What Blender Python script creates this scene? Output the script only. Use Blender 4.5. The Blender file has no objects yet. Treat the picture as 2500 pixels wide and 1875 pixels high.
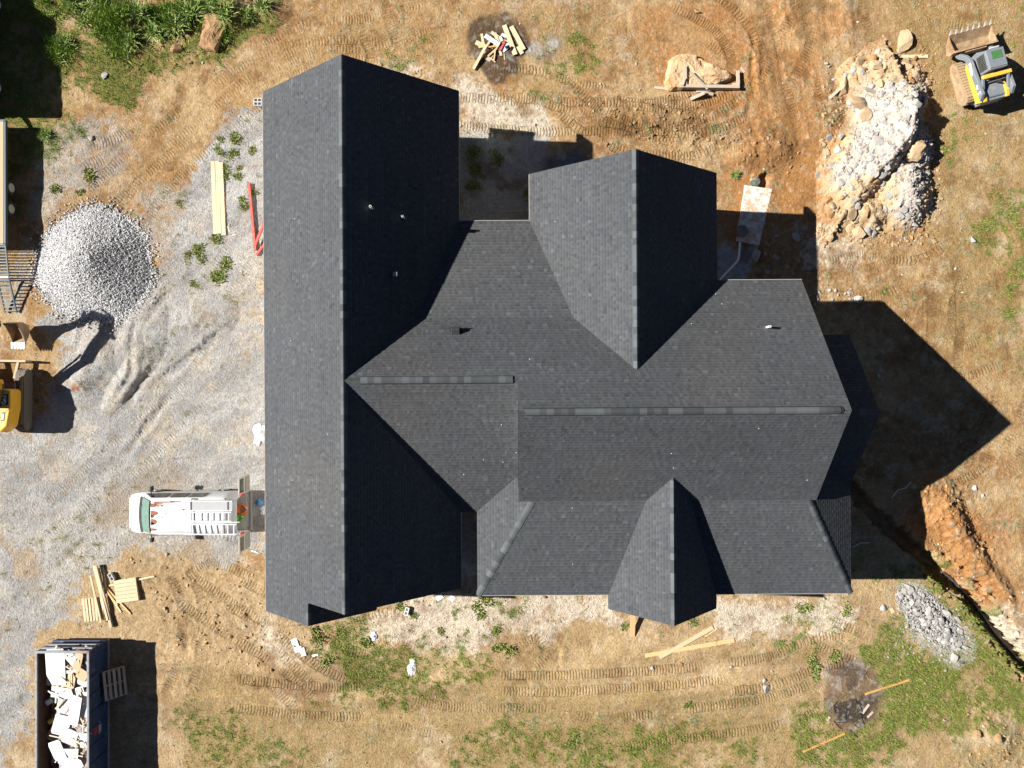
import bpy, math, random
import numpy as np
from mathutils import Vector, Matrix, Euler
R = math.radians
random.seed(7); rng = np.random.default_rng(7)

# ---------------------------------------------------------------- camera, sky, sun, exposure
scene = bpy.context.scene
COL = scene.collection
CAM_H = 36.7            # drone height in metres
FPX = 1797.0            # focal length in pixels of the 2500 px wide photograph
cam_d = bpy.data.cameras.new('camera'); cam = bpy.data.objects.new('camera', cam_d); COL.objects.link(cam)
cam.location = (0, 0, CAM_H); cam.rotation_euler = (0, 0, 0)
cam_d.sensor_fit = 'HORIZONTAL'; cam_d.sensor_width = 36.0; cam_d.lens = FPX / 2500 * 36.0
cam_d.clip_start = 0.5; cam_d.clip_end = 2000
scene.camera = cam

SUN_EL, SUN_AZ = R(36.3), R(4.7)
sun_dir = Vector((math.cos(SUN_EL)*math.cos(SUN_AZ), -math.cos(SUN_EL)*math.sin(SUN_AZ), -math.sin(SUN_EL)))
world = bpy.data.worlds.new('World'); scene.world = world; world.use_nodes = True
wn = world.node_tree; wn.nodes.clear()
sky = wn.nodes.new('ShaderNodeTexSky'); sky.sky_type = 'NISHITA'; sky.sun_disc = False
sky.sun_elevation = SUN_EL; sky.sun_rotation = math.atan2(-sun_dir.x, -sun_dir.y)
sky.altitude = 200; sky.air_density = 0.28; sky.dust_density = 0.1; sky.ozone_density = 1.0
bg = wn.nodes.new('ShaderNodeBackground'); bg.inputs['Strength'].default_value = 0.05
wo = wn.nodes.new('ShaderNodeOutputWorld')
wn.links.new(sky.outputs[0], bg.inputs[0]); wn.links.new(bg.outputs[0], wo.inputs[0])
sun_d = bpy.data.lights.new('sun', 'SUN'); sun_d.energy = 5.0; sun_d.angle = R(0.5); sun_d.color = (1.0, 0.965, 0.91)
sun = bpy.data.objects.new('sun', sun_d); COL.objects.link(sun)
sun.rotation_euler = sun_dir.to_track_quat('-Z', 'Y').to_euler(); sun.location = (-40, 3, 40)
scene.view_settings.view_transform = 'Standard'; scene.view_settings.look = 'None'
scene.view_settings.exposure = 1.17; scene.view_settings.gamma = 1.0
scene.view_settings.use_curve_mapping = False

# ---------------------------------------------------------------- helpers
U = FPX / CAM_H          # pixels of the photograph per metre on the ground
def W(px, py, h=0.0):
    """point of the photograph at height h -> world"""
    k = (CAM_H - h) / FPX
    return Vector(((px - 1250) * k, -(py - 937.5) * k, h))
def lin(r, g, b, k=1.0):
    def c(v):
        v /= 255.0
        return v / 12.92 if v <= 0.04045 else ((v + 0.055) / 1.055) ** 2.4
    return (c(r)*k, c(g)*k, c(b)*k)
ORD = 'first second third fourth fifth sixth seventh eighth ninth tenth eleventh twelfth thirteenth fourteenth fifteenth sixteenth seventeenth eighteenth nineteenth twentieth'.split()
def tag(o, label=None, cat=None, group=None, kind=None):
    if label: o['label'] = label
    if cat: o['category'] = cat
    if group: o['group'] = group
    if kind: o['kind'] = kind
    return o
def empty(name, loc=(0,0,0), rz=0.0):
    o = bpy.data.objects.new(name, None); COL.objects.link(o)
    o.location = loc; o.rotation_euler = (0, 0, rz); o.empty_display_size = 0.3
    return o
def link(name, me, parent=None, loc=(0,0,0)):
    o = bpy.data.objects.new(name, me); COL.objects.link(o); o.location = loc
    if parent is not None: o.parent = parent
    return o
def copy_tree(o, parent=None):
    c = o.copy(); COL.objects.link(c); c.parent = parent
    for ch in list(o.children): copy_tree(ch, c)
    return c

_mats = {}
def mat(name, col, rough=0.7, metal=0.0, var=0.0, scale=6.0, dirt=None, dirt_amt=0.0, dirt_scale=3.0, bump=0.0,
        bump_scale=40.0, spec=0.5, rand=0.0, attr=None, trans=0.0, stretch=None, coat=0.0):
    if name in _mats: return _mats[name]
    m = bpy.data.materials.new(name); m.use_nodes = True
    nt = m.node_tree; N = nt.nodes; L = nt.links
    b = N['Principled BSDF']; b.inputs['Roughness'].default_value = rough; b.inputs['Metallic'].default_value = metal
    b.inputs['Specular IOR Level'].default_value = spec
    if coat: b.inputs['Coat Weight'].default_value = coat
    if trans: b.inputs['Transmission Weight'].default_value = trans
    tc = N.new('ShaderNodeTexCoord'); vec = tc.outputs['Object']
    if stretch:
        mp = N.new('ShaderNodeMapping'); mp.inputs['Scale'].default_value = stretch
        L.new(vec, mp.inputs[0]); vec = mp.outputs[0]
    if attr:
        a = N.new('ShaderNodeAttribute'); a.attribute_name = attr; cur = a.outputs['Color']
    else:
        rgb = N.new('ShaderNodeRGB'); rgb.outputs[0].default_value = (*col[:3], 1); cur = rgb.outputs[0]
    def mul(cur, valsock, lo, hi):
        mr = N.new('ShaderNodeMapRange'); mr.inputs['To Min'].default_value = lo; mr.inputs['To Max'].default_value = hi
        L.new(valsock, mr.inputs['Value'])
        vm = N.new('ShaderNodeVectorMath'); vm.operation = 'SCALE'
        L.new(cur, vm.inputs[0]); L.new(mr.outputs[0], vm.inputs['Scale']); return vm.outputs[0]
    if var:
        nz = N.new('ShaderNodeTexNoise'); nz.inputs['Scale'].default_value = scale; nz.inputs['Detail'].default_value = 5
        nz.inputs['Roughness'].default_value = 0.65
        L.new(vec, nz.inputs['Vector']); cur = mul(cur, nz.outputs['Fac'], 1-2*var, 1+2*var)
    if rand:
        oi = N.new('ShaderNodeObjectInfo'); cur = mul(cur, oi.outputs['Random'], 1-rand, 1+rand)
    if dirt:
        nz = N.new('ShaderNodeTexNoise'); nz.inputs['Scale'].default_value = dirt_scale; nz.inputs['Detail'].default_value = 8
        nz.inputs['Roughness'].default_value = 0.7
        L.new(vec, nz.inputs['Vector'])
        mr = N.new('ShaderNodeMapRange'); mr.inputs['From Min'].default_value = 0.62-dirt_amt*0.45; mr.inputs['From Max'].default_value = 0.75-dirt_amt*0.35
        L.new(nz.outputs['Fac'], mr.inputs['Value'])
        mx = N.new('ShaderNodeMix'); mx.data_type = 'RGBA'
        L.new(mr.outputs[0], mx.inputs['Factor']); L.new(cur, mx.inputs[6]); mx.inputs[7].default_value = (*dirt, 1); cur = mx.outputs[2]
    L.new(cur, b.inputs['Base Color'])
    if bump:
        nz = N.new('ShaderNodeTexNoise'); nz.inputs['Scale'].default_value = bump_scale; nz.inputs['Detail'].default_value = 4
        L.new(vec, nz.inputs['Vector'])
        bp = N.new('ShaderNodeBump'); bp.inputs['Strength'].default_value = 1.0; bp.inputs['Distance'].default_value = bump
        L.new(nz.outputs['Fac'], bp.inputs['Height']); L.new(bp.outputs[0], b.inputs['Normal'])
    _mats[name] = m
    return m

class MB:
    def __init__(s): s.v = []; s.f = []
    def add(s, vs, fs):
        b = len(s.v); s.v += [tuple(p) for p in vs]; s.f += [tuple(i+b for i in f) for f in fs]; return s
    def box(s, cx, cy, cz, sx, sy, sz, M=None):
        vs = [Vector((x*sx/2, y*sy/2, z*sz/2)) for z in (-1,1) for y in (-1,1) for x in (-1,1)]
        if M is not None: vs = [M @ p for p in vs]
        c = Vector((cx,cy,cz)); vs = [p + c for p in vs]
        return s.add(vs, [(0,2,3,1),(4,5,7,6),(0,1,5,4),(2,6,7,3),(0,4,6,2),(1,3,7,5)])
    def bar(s, a, b, w, t, up=(0,0,1)):
        a, b = Vector(a), Vector(b); d = (b-a); l = d.length; d.normalize(); upv = Vector(up)
        if abs(d.dot(upv)) > 0.98: upv = Vector((1,0,0))
        x = d.cross(upv).normalized(); z = x.cross(d).normalized()
        M = Matrix((x, d, z)).transposed()
        return s.box(*((a+b)/2), w, l, t, M)
    def cyl(s, a, b, r0, r1=None, n=12, cap=True):
        if r1 is None: r1 = r0
        a, b = Vector(a), Vector(b); d = (b-a).normalized()
        x = d.orthogonal().normalized(); y = d.cross(x)
        vs = [a + (x*math.cos(2*math.pi*i/n) + y*math.sin(2*math.pi*i/n))*r0 for i in range(n)]
        vs += [b + (x*math.cos(2*math.pi*i/n) + y*math.sin(2*math.pi*i/n))*r1 for i in range(n)]
        fs = [(i, (i+1)%n, n+(i+1)%n, n+i) for i in range(n)]
        if cap: fs += [tuple(range(n-1,-1,-1)), tuple(range(n, 2*n))]
        return s.add(vs, fs)
    def tube(s, pts, r, n=8):
        pts = [Vector(p) for p in pts]; b = len(s.v); k = len(pts)
        for i, p in enumerate(pts):
            d = (pts[min(i+1,k-1)] - pts[max(i-1,0)]).normalized()
            x = d.cross(Vector((0,0,1)));
            if x.length < 1e-3: x = Vector((1,0,0))
            x.normalize(); y = x.cross(d)
            rr = r[i] if isinstance(r, (list,tuple)) else r
            s.v += [tuple(p + (x*math.cos(2*math.pi*j/n) + y*math.sin(2*math.pi*j/n))*rr) for j in range(n)]
        for i in range(k-1):
            for j in range(n):
                s.f.append((b+i*n+j, b+i*n+(j+1)%n, b+(i+1)*n+(j+1)%n, b+(i+1)*n+j))
        s.f.append(tuple(b+j for j in range(n-1,-1,-1))); s.f.append(tuple(b+(k-1)*n+j for j in range(n)))
        return s
    def prism(s, poly, z0, z1, axis='z'):
        n = len(poly)
        def P(p, z):
            return (p[0],p[1],z) if axis == 'z' else ((z,p[0],p[1]) if axis == 'x' else (p[0],z,p[1]))
        vs = [P(p,z0) for p in poly] + [P(p,z1) for p in poly]
        fs = [tuple(range(n-1,-1,-1)), tuple(range(n,2*n))] + [(i,(i+1)%n,n+(i+1)%n,n+i) for i in range(n)]
        return s.add(vs, fs)
    def build(s, name, m, parent=None, smooth=False, bevel=0.0, loc=(0,0,0), seg=2):
        me = bpy.data.meshes.new(name); me.from_pydata(s.v, [], s.f)
        import bmesh
        bm = bmesh.new(); bm.from_mesh(me); bmesh.ops.recalc_face_normals(bm, faces=bm.faces); bm.to_mesh(me); bm.free()
        if smooth: me.polygons.foreach_set('use_smooth', [True]*len(me.polygons))
        me.materials.append(m); me.update()
        o = link(name, me, parent, loc)
        if bevel:
            bv = o.modifiers.new('bevel', 'BEVEL'); bv.width = bevel; bv.segments = seg; bv.limit_method = 'ANGLE'; bv.angle_limit = R(30)
        return o

def np_mesh(name, V, F, m, parent=None, cols=None, smooth=False):
    """V (n,3), F (m,k) with k constant"""
    me = bpy.data.meshes.new(name); n, k = len(F), F.shape[1]
    me.vertices.add(len(V)); me.vertices.foreach_set('co', np.ascontiguousarray(V, dtype=np.float32).ravel())
    me.loops.add(n*k); me.loops.foreach_set('vertex_index', np.ascontiguousarray(F, dtype=np.int32).ravel())
    me.polygons.add(n); me.polygons.foreach_set('loop_start', np.arange(0, n*k, k, dtype=np.int32))
    me.polygons.foreach_set('use_smooth', np.full(n, smooth, dtype=bool))
    if cols is not None:
        a = me.color_attributes.new('Col', 'FLOAT_COLOR', 'POINT')
        c = np.ones((len(V),4), dtype=np.float32); c[:,:3] = cols; a.data.foreach_set('color', c.ravel())
    me.materials.append(m); me.update(calc_edges=True)
    return link(name, me, parent)

_LAT = rng.random((64, 256, 256)).astype(np.float32)
def vnoise(x, y, seed):
    xi = np.floor(x).astype(np.int64); yi = np.floor(y).astype(np.int64)
    fx = (x-xi).astype(np.float32); fy = (y-yi).astype(np.float32)
    fx = fx*fx*(3-2*fx); fy = fy*fy*(3-2*fy); L = _LAT[seed % 64]
    x0, x1, y0, y1 = xi & 255, (xi+1) & 255, yi & 255, (yi+1) & 255
    a = L[x0,y0]; b = L[x1,y0]; c = L[x0,y1]; d = L[x1,y1]
    return (a+(b-a)*fx)*(1-fy) + (c+(d-c)*fx)*fy
def fbm(x, y, freq, octs=4, seed=0, gain=0.5):
    s = 0; a = 1.0; t = 0
    for o in range(octs):
        s = s + a*vnoise(x*freq+17.3*o, y*freq+9.1*o, seed+o*7); t += a; a *= gain; freq *= 2.03
    return s/t            # 0..1 around .5
def sstep(x, a, b):
    t = np.clip((x-a)/(b-a), 0, 1); return t*t*(3-2*t)

def text_mesh(txt, size, m, parent, M, name='lettering', bold=False):
    cu = bpy.data.curves.new('txt', 'FONT'); cu.body = txt; cu.size = size; cu.extrude = 0.002; cu.align_x = 'CENTER'; cu.align_y = 'CENTER'
    if bold: cu.offset = size*0.03
    o = bpy.data.objects.new('txt', cu); COL.objects.link(o)
    dg = bpy.context.evaluated_depsgraph_get(); dg.update()
    me = bpy.data.meshes.new_from_object(o.evaluated_get(dg)); bpy.data.objects.remove(o)
    me.transform(M); me.materials.clear(); me.materials.append(m); me.name = name
    return link(name, me, parent)

def rock_mesh(seed, sub=2, rough=0.35, flat=0.6, facet=True):
    import bmesh
    r = random.Random(seed); bm = bmesh.new(); bmesh.ops.create_icosphere(bm, subdivisions=sub, radius=0.5)
    planes = []
    for i in range(11):
        n = Vector((r.gauss(0,1), r.gauss(0,1), r.gauss(0,1))).normalized(); planes.append((n, r.uniform(0.17, 0.36)))
    for v in bm.verts:
        p = v.co.copy()
        for n, d in planes:
            k = p.dot(n)
            if k > d: p -= n*(k-d)
        p *= 1 + r.uniform(-rough, rough)*0.12
        p.z *= flat; v.co = p*1.35
    me = bpy.data.meshes.new('rock'); bm.to_mesh(me); bm.free(); return me
# ---------------------------------------------------------------- the ground
def axis(lo, hi, step, far, n):
    core = np.arange(lo, hi + step/2, step)
    g = np.geomspace(step*3, far, n)
    return np.concatenate([lo - np.cumsum(g)[::-1]*1.0, core, hi + np.cumsum(g)])
GX = axis(-27.6, 27.6, 0.055, 120, 44); GY = axis(-21.0, 21.0, 0.055, 120, 44)
XX, YY = np.meshgrid(GX, GY, indexing='ij')
PX = XX*U + 1250; PY = 937.5 - YY*U           # photograph pixels on the ground plane

def zone(polys, blur=1.0, warp=26, seed=3, soft=0.0):
    """soft mask of polygons given in photograph pixels; ragged edges by domain warp"""
    st = 10; gw, gh = 320, 260; ox, oy = -350, -360
    cx = ox + np.arange(gw)*st; cy = oy + np.arange(gh)*st
    A, B = np.meshgrid(cx, cy, indexing='ij'); m = np.zeros(A.shape, dtype=np.float32)
    for poly in polys:
        val = 1.0
        if isinstance(poly, tuple) and isinstance(poly[0], (int,float)): val, poly = poly
        ins = np.zeros(A.shape, bool); n = len(poly)
        for i in range(n):
            x0,y0 = poly[i]; x1,y1 = poly[(i+1)%n]
            if y0 == y1: continue
            c = ((y0 > B) != (y1 > B)) & (A < (x1-x0)*(B-y0)/(y1-y0)+x0); ins ^= c
        m = np.maximum(m, ins*val)
    for _ in range(int(round(blur*3))):
        m = (np.roll(m,1,0)+np.roll(m,-1,0)+m*2)/4; m = (np.roll(m,1,1)+np.roll(m,-1,1)+m*2)/4
    wx = PX + (fbm(XX,YY,0.55,4,seed)-0.5)*2*warp*2.2 + (fbm(XX,YY,2.6,2,seed+5)-0.5)*warp*1.2
    wy = PY + (fbm(XX,YY,0.55,4,seed+1)-0.5)*2*warp*2.2 + (fbm(XX,YY,2.6,2,seed+6)-0.5)*warp*1.2
    fx = np.clip((wx-ox)/st, 0, gw-2); fy = np.clip((wy-oy)/st, 0, gh-2)
    i = fx.astype(np.int32); j = fy.astype(np.int32); fx = fx-i; fy = fy-j
    return ((m[i,j]*(1-fx)+m[i+1,j]*fx)*(1-fy) + (m[i,j+1]*(1-fx)+m[i+1,j+1]*fx)*fy).astype(np.float32)

n_lo = fbm(XX, YY, 0.12, 3, 1); n_md = fbm(XX, YY, 0.7, 4, 4); n_hi = fbm(XX, YY, 3.5, 3, 9); n_fi = fbm(XX, YY, 8.0, 2, 15)
n_st = fbm(XX*0.45+YY*0.1, YY*1.3-XX*0.1, 1.6, 4, 21)

Zg = zone([[(470,430),(560,255),(660,250),(660,1350),(500,1372),(430,1340),(330,1320),(250,1370),(180,1400),(160,1520),(90,1560),(85,1700),(0,1900),(-200,1900),(-200,1060),(0,1060),(60,1060),(120,1000),(140,860),(80,760),(200,740),(330,700),(400,650),(430,560)]], 1.2, 20, 3)
Zg2 = zone([(0.75, [(80,330),(160,320),(240,300),(300,310),(330,330),(270,420),(190,500),(110,520),(85,700),(60,760),(30,800),(0,800),(0,690),(60,640),(95,500)]), (0.7,[(330,470),(500,420),(470,640),(380,640)])], 1.5, 24, 40)
Zpale = zone([[(1080,170),(1180,215),(1330,265),(1345,345),(1125,350),(1110,200)], [(1120,1445),(1500,1455),(1490,1530),(1350,1520),(1180,1570),(1040,1580),(900,1520),(960,1450)],
              [(1755,1455),(2090,1455),(2040,1510),(1950,1540),(1850,1560),(1750,1500)], [(2440,1470),(2500,1540),(2600,1640),(2500,1640),(2420,1520)],
              (0.75,[(585,560),(650,540),(650,780),(570,760)]), [(360,700),(470,720),(480,760),(380,770)], (0.7,[(820,190),(1000,150),(1060,190),(900,210)]), (0.8,[(650,1500),(720,1560),(760,1600),(700,1640),(640,1580)]),
              (0.55,[(120,1180),(260,1240),(300,1330),(200,1380),(100,1300)]), (0.6,[(1960,560),(2140,590),(2060,700),(1960,680)])], 1.4, 30, 11)
Zor = zone([[(1745,420),(1850,380),(1900,420),(1820,640),(1745,640)], [(1870,440),(1990,330),(2050,330),(2060,500),(2010,580),(1880,560)], [(2230,1170),(2330,1180),(2390,1320),(2430,1440),(2330,1440),(2230,1330)],
            (0.7,[(1890,0),(2080,0),(2000,250),(2010,360),(1900,400),(1760,330),(1830,180)]), (0.7,[(1540,40),(1660,0),(1850,0),(1860,250),(1700,280)]), (0.6,[(2390,1310),(2500,1280),(2500,1500),(2420,1440)]), (0.8,[(1180,150),(1270,160),(1240,210),(1170,200)])], 1.6, 34, 14)
Zdk = zone([[(1620,265),(1690,260),(1720,320),(1650,335)], [(1850,330),(1960,330),(1900,420),(1830,400)], (0.7,[(1460,240),(1640,270),(1640,320),(1470,300)]), (0.8,[(170,490),(330,470),(330,520),(230,620),(150,560)]),
            (0.8,[(640,1580),(760,1610),(820,1700),(720,1720),(560,1660),(600,1600)]), (0.3,[(350,1330),(480,1390),(420,1450),(300,1400)]), (0.5,[(200,300),(420,330),(330,470),(240,480)]),
            (0.6,[(1180,1560),(1330,1570),(1330,1660),(1230,1660)]), (0.5,[(620,0),(720,60),(680,110),(620,100)]), (0.35,[(2350,700),(2420,760),(2330,860),(2280,800)])], 1.4, 26, 17)
Zgr = zone([[(60,0),(180,0),(210,60),(300,90),(380,60),(420,0),(600,0),(700,40),(660,80),(560,120),(440,160),(400,200),(330,280),(280,260),(200,200),(130,280),(150,340),(80,380),(60,420),(20,480),(-120,500),(-120,0)], (.75,[(600,0),(720,0),(700,50),(610,70)]), (.7,[(60,300),(150,300),(140,400),(90,440),(60,420)]),
            [(1370,50),(1430,70),(1440,140),(1380,150),(1350,110)], (0.7,[(920,90),(1060,110),(1130,160),(1000,165),(930,120)]), (0.6,[(1270,140),(1330,150),(1330,190),(1270,190)]),
            (0.6,[(2420,480),(2600,480),(2600,800),(2420,780),(2390,640)]), (0.5,[(2280,270),(2400,260),(2420,420),(2300,400)]), (0.45,[(2420,0),(2600,0),(2600,140),(2450,60)]), (0.5,[(2100,680),(2190,680),(2180,740),(2120,740)]),
            [(1950,1900),(1990,1680),(2080,1610),(2170,1480),(2290,1400),(2380,1460),(2450,1560),(2520,1650),(2540,1780),(2380,1770),(2280,1790),(2180,1900)],
            [(800,1570),(960,1560),(1020,1530),(1150,1570),(1190,1640),(1100,1690),(960,1700),(810,1740),(790,1650)], (0.8,[(780,1530),(860,1520),(900,1570),(840,1600)]), (0.8,[(1120,1440),(1240,1440),(1210,1500),(1130,1490)]),
            (0.6,[(1120,1790),(1330,1750),(1640,1770),(1820,1800),(1800,1960),(1100,1960)]), (0.5,[(440,1750),(640,1740),(780,1800),(740,1900),(420,1900)]), (0.6,[(500,1700),(600,1720),(620,1780),(500,1780)]), (0.45,[(1900,1500),(2090,1470),(2060,1570),(1920,1560)]),
            (0.7,[(1980,1600),(2030,1580),(2000,1720),(1960,1720)]), (0.6,[(2080,1290),(2260,1360),(2240,1430),(2080,1400)]), (0.5,[(1120,320),(1190,330),(1170,520),(1125,520)]), (0.7,[(60,420),(30,420),(20,620),(60,560)])], 2.0, 52, 23)
Zdry = zone([(0.9,[(420,1640),(800,1700),(1200,1640),(1700,1690),(2000,1700),(2000,1900),(400,1900)]), (0.8,[(2200,1560),(2600,1580),(2600,1900),(2100,1900)]), (0.75,[(2130,0),(2600,0),(2600,1000),(2300,900),(2250,300)]), (0.7,[(1100,20),(1420,0),(1520,60),(1450,200),(1250,200),(1280,60)]),
             (0.6,[(1200,1540),(2000,1520),(2000,1640),(1200,1660)]), (0.5,[(760,60),(960,70),(1000,160),(800,150)])], 2.0, 40, 27)
Zburn = zone([[(1135,80),(1180,35),(1255,28),(1290,65),(1295,120),(1275,178),(1195,182),(1155,140),(1128,112)], (0.8,[(2040,1715),(2100,1700),(2130,1745),(2085,1780),(2040,1775)]), (0.6,[(2105,1680),(2140,1680),(2140,1710),(2110,1715)]), (0.5,[(2020,1620),(2110,1610),(2120,1660),(2030,1660)]), (0.35,[(600,1680),(780,1700),(800,1720),(620,1710)])], 0.7, 16, 33)
Zblue = zone([[(1330,372),(1410,368),(1440,420),(1330,420)]], 0.6, 10, 36)
Zsep = zone([[(1745,600),(1770,585),(1850,600),(1820,690),(1745,690)]], 0.5, 8, 37)
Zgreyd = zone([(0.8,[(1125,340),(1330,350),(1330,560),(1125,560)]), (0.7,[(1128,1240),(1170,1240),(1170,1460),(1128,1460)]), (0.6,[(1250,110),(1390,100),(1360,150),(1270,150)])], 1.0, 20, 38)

C = lambda r,g,b: np.array(lin(r,g,b,0.60), dtype=np.float32)
def mix(c, col, m): return c + (np.asarray(col) - c)*np.clip(m,0,1)[...,None]
col = np.zeros(XX.shape+(3,), np.float32) + C(206,168,118)
col = mix(col, C(184,142,94), sstep(n_md, 0.44, 0.66)*0.75)
col = mix(col, C(222,192,146), sstep(1-n_md+0.25*(n_hi-.5), 0.52, 0.70)*0.6)
col = mix(col, C(192,154,104), sstep(n_lo, 0.48, 0.62)*0.5)
low_m = sstep(PY+(n_lo-.5)*700, 1250, 1500); col = mix(col, C(220,192,150), low_m*0.55)
n_mix = 0.40*n_md + 0.35*n_hi + 0.25*n_fi
def thr(m, n, w=0.30):
    return sstep(m + (n-0.5)*0.7 + (n_mix-0.5)*1.3, 0.5-w, 0.5+w)
col = mix(col, C(208,148,88), thr(Zor, n_md, 0.55)*0.78)
col = mix(col, C(196,136,80), thr(Zor*0.9, n_hi, .4)*0.25)
col = mix(col, C(192,162,110), thr(Zdry*0.8, n_hi)*0.7)
col = mix(col, C(168,146,86), thr(Zdry*0.55, n_fi)*0.5)
col = mix(col, C(244,228,204), thr(Zpale, n_fi, 0.45)*0.92)
gr_m = np.maximum(thr(Zg, n_hi, 0.40), thr(Zg2, n_hi, 0.5)*0.85)
gcol = mix(np.zeros_like(col) + C(204,201,196), C(184,182,179), sstep(n_st,0.42,0.62)*0.8)
gcol = mix(gcol, C(216,209,198), sstep(n_lo+0.3*(n_md-.5),0.5,0.66)*0.7)
gcol = mix(gcol, C(198,172,138), sstep(fbm(XX,YY,0.45,4,44),0.54,0.68)*0.75*(0.25+0.75*sstep(PY, 1050, 1350)))
gcol = mix(gcol, C(200,174,138), sstep(n_hi+0.35*(n_md-.5), 0.60, 0.72)*0.15)
col = col + (gcol-col)*gr_m[...,None]
col = mix(col, C(132,94,58), thr(Zdk, n_hi, 0.45)*0.6)
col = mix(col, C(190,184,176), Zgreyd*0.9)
g_gate = sstep(0.45*n_hi+0.30*n_md+0.25*n_fi+0.20*(Zgr-.6), 0.43, 0.60)
grass_m = thr(Zgr, n_hi, 0.45)*(0.12+0.88*g_gate)
col = mix(col, C(108,124,48), grass_m*0.78)
burn_m = sstep(Zburn*1.5 + (n_mix-.5)*1.0, 0.25, 0.95)*np.clip(Zburn*3,0,1)
Zash = zone([[(2010,1620),(2070,1595),(2130,1620),(2150,1690),(2130,1760),(2090,1790),(2030,1780),(2000,1700)]],0.9,12,95)
ash_m = sstep(Zash+(n_mix-.5)*.7,.3,.75); col = mix(col, C(150,124,100), ash_m*0.85); col = mix(col, C(196,186,176), ash_m*sstep(n_hi+.5*(n_fi-.5),.56,.7)*.6)
burn_m = np.maximum(burn_m, ash_m*sstep(fbm(XX,YY,1.6,4,97),.55,.68)*.7)
col = mix(col, C(56,52,50), burn_m*0.74)
burn_m = np.maximum(burn_m, ash_m)
col = mix(col, C(168,162,160), sstep(n_fi+0.5*(n_hi-.5),0.58,0.72)*np.clip(Zburn*1.3,0,1)*0.6)
col = mix(col, C(112,128,148), Zblue*0.9); col = mix(col, C(196,202,210), thr(Zsep, n_hi, .25)*np.clip(Zsep*3,0,1))
Zhp = zone([[(2180,1425),(2225,1415),(2290,1470),(2370,1560),(2380,1610),(2330,1640),(2250,1570),(2190,1490)]],0.7,14,99); col = mix(col, C(214,206,196), sstep(Zhp+(n_mix-.5)*.9,.3,.8)*.85)
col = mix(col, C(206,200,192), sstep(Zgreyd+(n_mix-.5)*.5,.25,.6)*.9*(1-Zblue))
# iron stain on the gravel
d = np.hypot((PX-190)/14, (PY-945)/9); col = mix(col, C(176,104,56), sstep(1.6-d+(n_fi-.5)*1.5, 0.2, 1.0)*0.8)
def streak(ang, f, stretch, seed):
    a = R(ang); u = XX*math.cos(a)+YY*math.sin(a); v = -XX*math.sin(a)+YY*math.cos(a); return fbm(u*stretch, v, f, 4, seed)
s_top = streak(98, 1.8, .10, 81); s_left = streak(42, 1.5, .14, 83); s_bot = streak(4, 1.6, .14, 85)
m_top = zone([[(1830,-100),(2130,-100),(2100,300),(1990,380),(1850,300)],(.6,[(2360,1260),(2600,1230),(2600,1560),(2480,1520)])],2,30,87); m_bot = zone([[(300,1560),(2100,1560),(2000,1760),(300,1780)]],3,30,88)
sk = (s_top-.5)*m_top*1.5 + (s_left-.5)*np.clip(gr_m,0,1)*0.55 + (s_bot-.5)*m_bot*0.9
col *= (1.0 + np.clip(sk,-.35,.35))[...,None]
col = mix(col, C(240,222,192), sstep(fbm(XX,YY,0.9,5,89,0.62),0.57,0.74)*0.34*(1-np.clip(Zor*1.2,0,1))*(1-grass_m))
col = mix(col, C(148,108,68), sstep(fbm(XX,YY,1.1,5,91,0.62),0.54,0.74)*(0.58-0.25*low_m)*(1-gr_m))
gk = 1-0.55*gr_m
col *= (1.0 + (0.38*(n_fi-.5) + 0.30*(n_hi-0.5))*gk)[...,None]

# relief
Z = (n_lo-0.5)*0.16 + (n_md-0.5)*0.10 + (n_hi-0.5)*0.045*(1-0.4*gr_m) + (n_fi-0.5)*0.022
lump = sstep(fbm(XX,YY,2.2,3,51),0.55,0.75)
rough_z = zone([(.35,[(300,1340),(640,1360),(640,1520),(760,1600),(640,1640),(420,1560),(360,1420)]), (0.7,[(1450,240),(1700,250),(1950,350),(1850,430),(1640,340),(1460,330)]), [(2220,1160),(2360,1180),(2400,1330),(2480,1470),(2380,1470),(2240,1330)], (0.6,[(300,20),(560,60),(480,170),(320,160)]), (0.8,[(2050,150),(2260,120),(2280,600),(2020,580)]), (0.7,[(2360,1740),(2500,1740),(2500,1900),(2340,1900)])], 1.2, 20, 61)
Z += sk*0.10
lump2 = sstep(fbm(XX,YY,4.5,2,55),0.55,0.72)
Z += rough_z*(lump*0.03 + lump2*0.035 + (n_hi-0.5)*0.10 + (n_fi-.5)*0.06)
def bump_at(px, py, rx, ry, h, ang=0.0, p=1.0):
    global Z
    a = R(ang); dx = PX-px; dy = PY-py
    u = (dx*math.cos(a)+dy*math.sin(a))/rx; v = (-dx*math.sin(a)+dy*math.cos(a))/ry
    Z += h*np.clip(1-np.hypot(u,v),0,1)**p*(0.9+0.2*n_hi)
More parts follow.
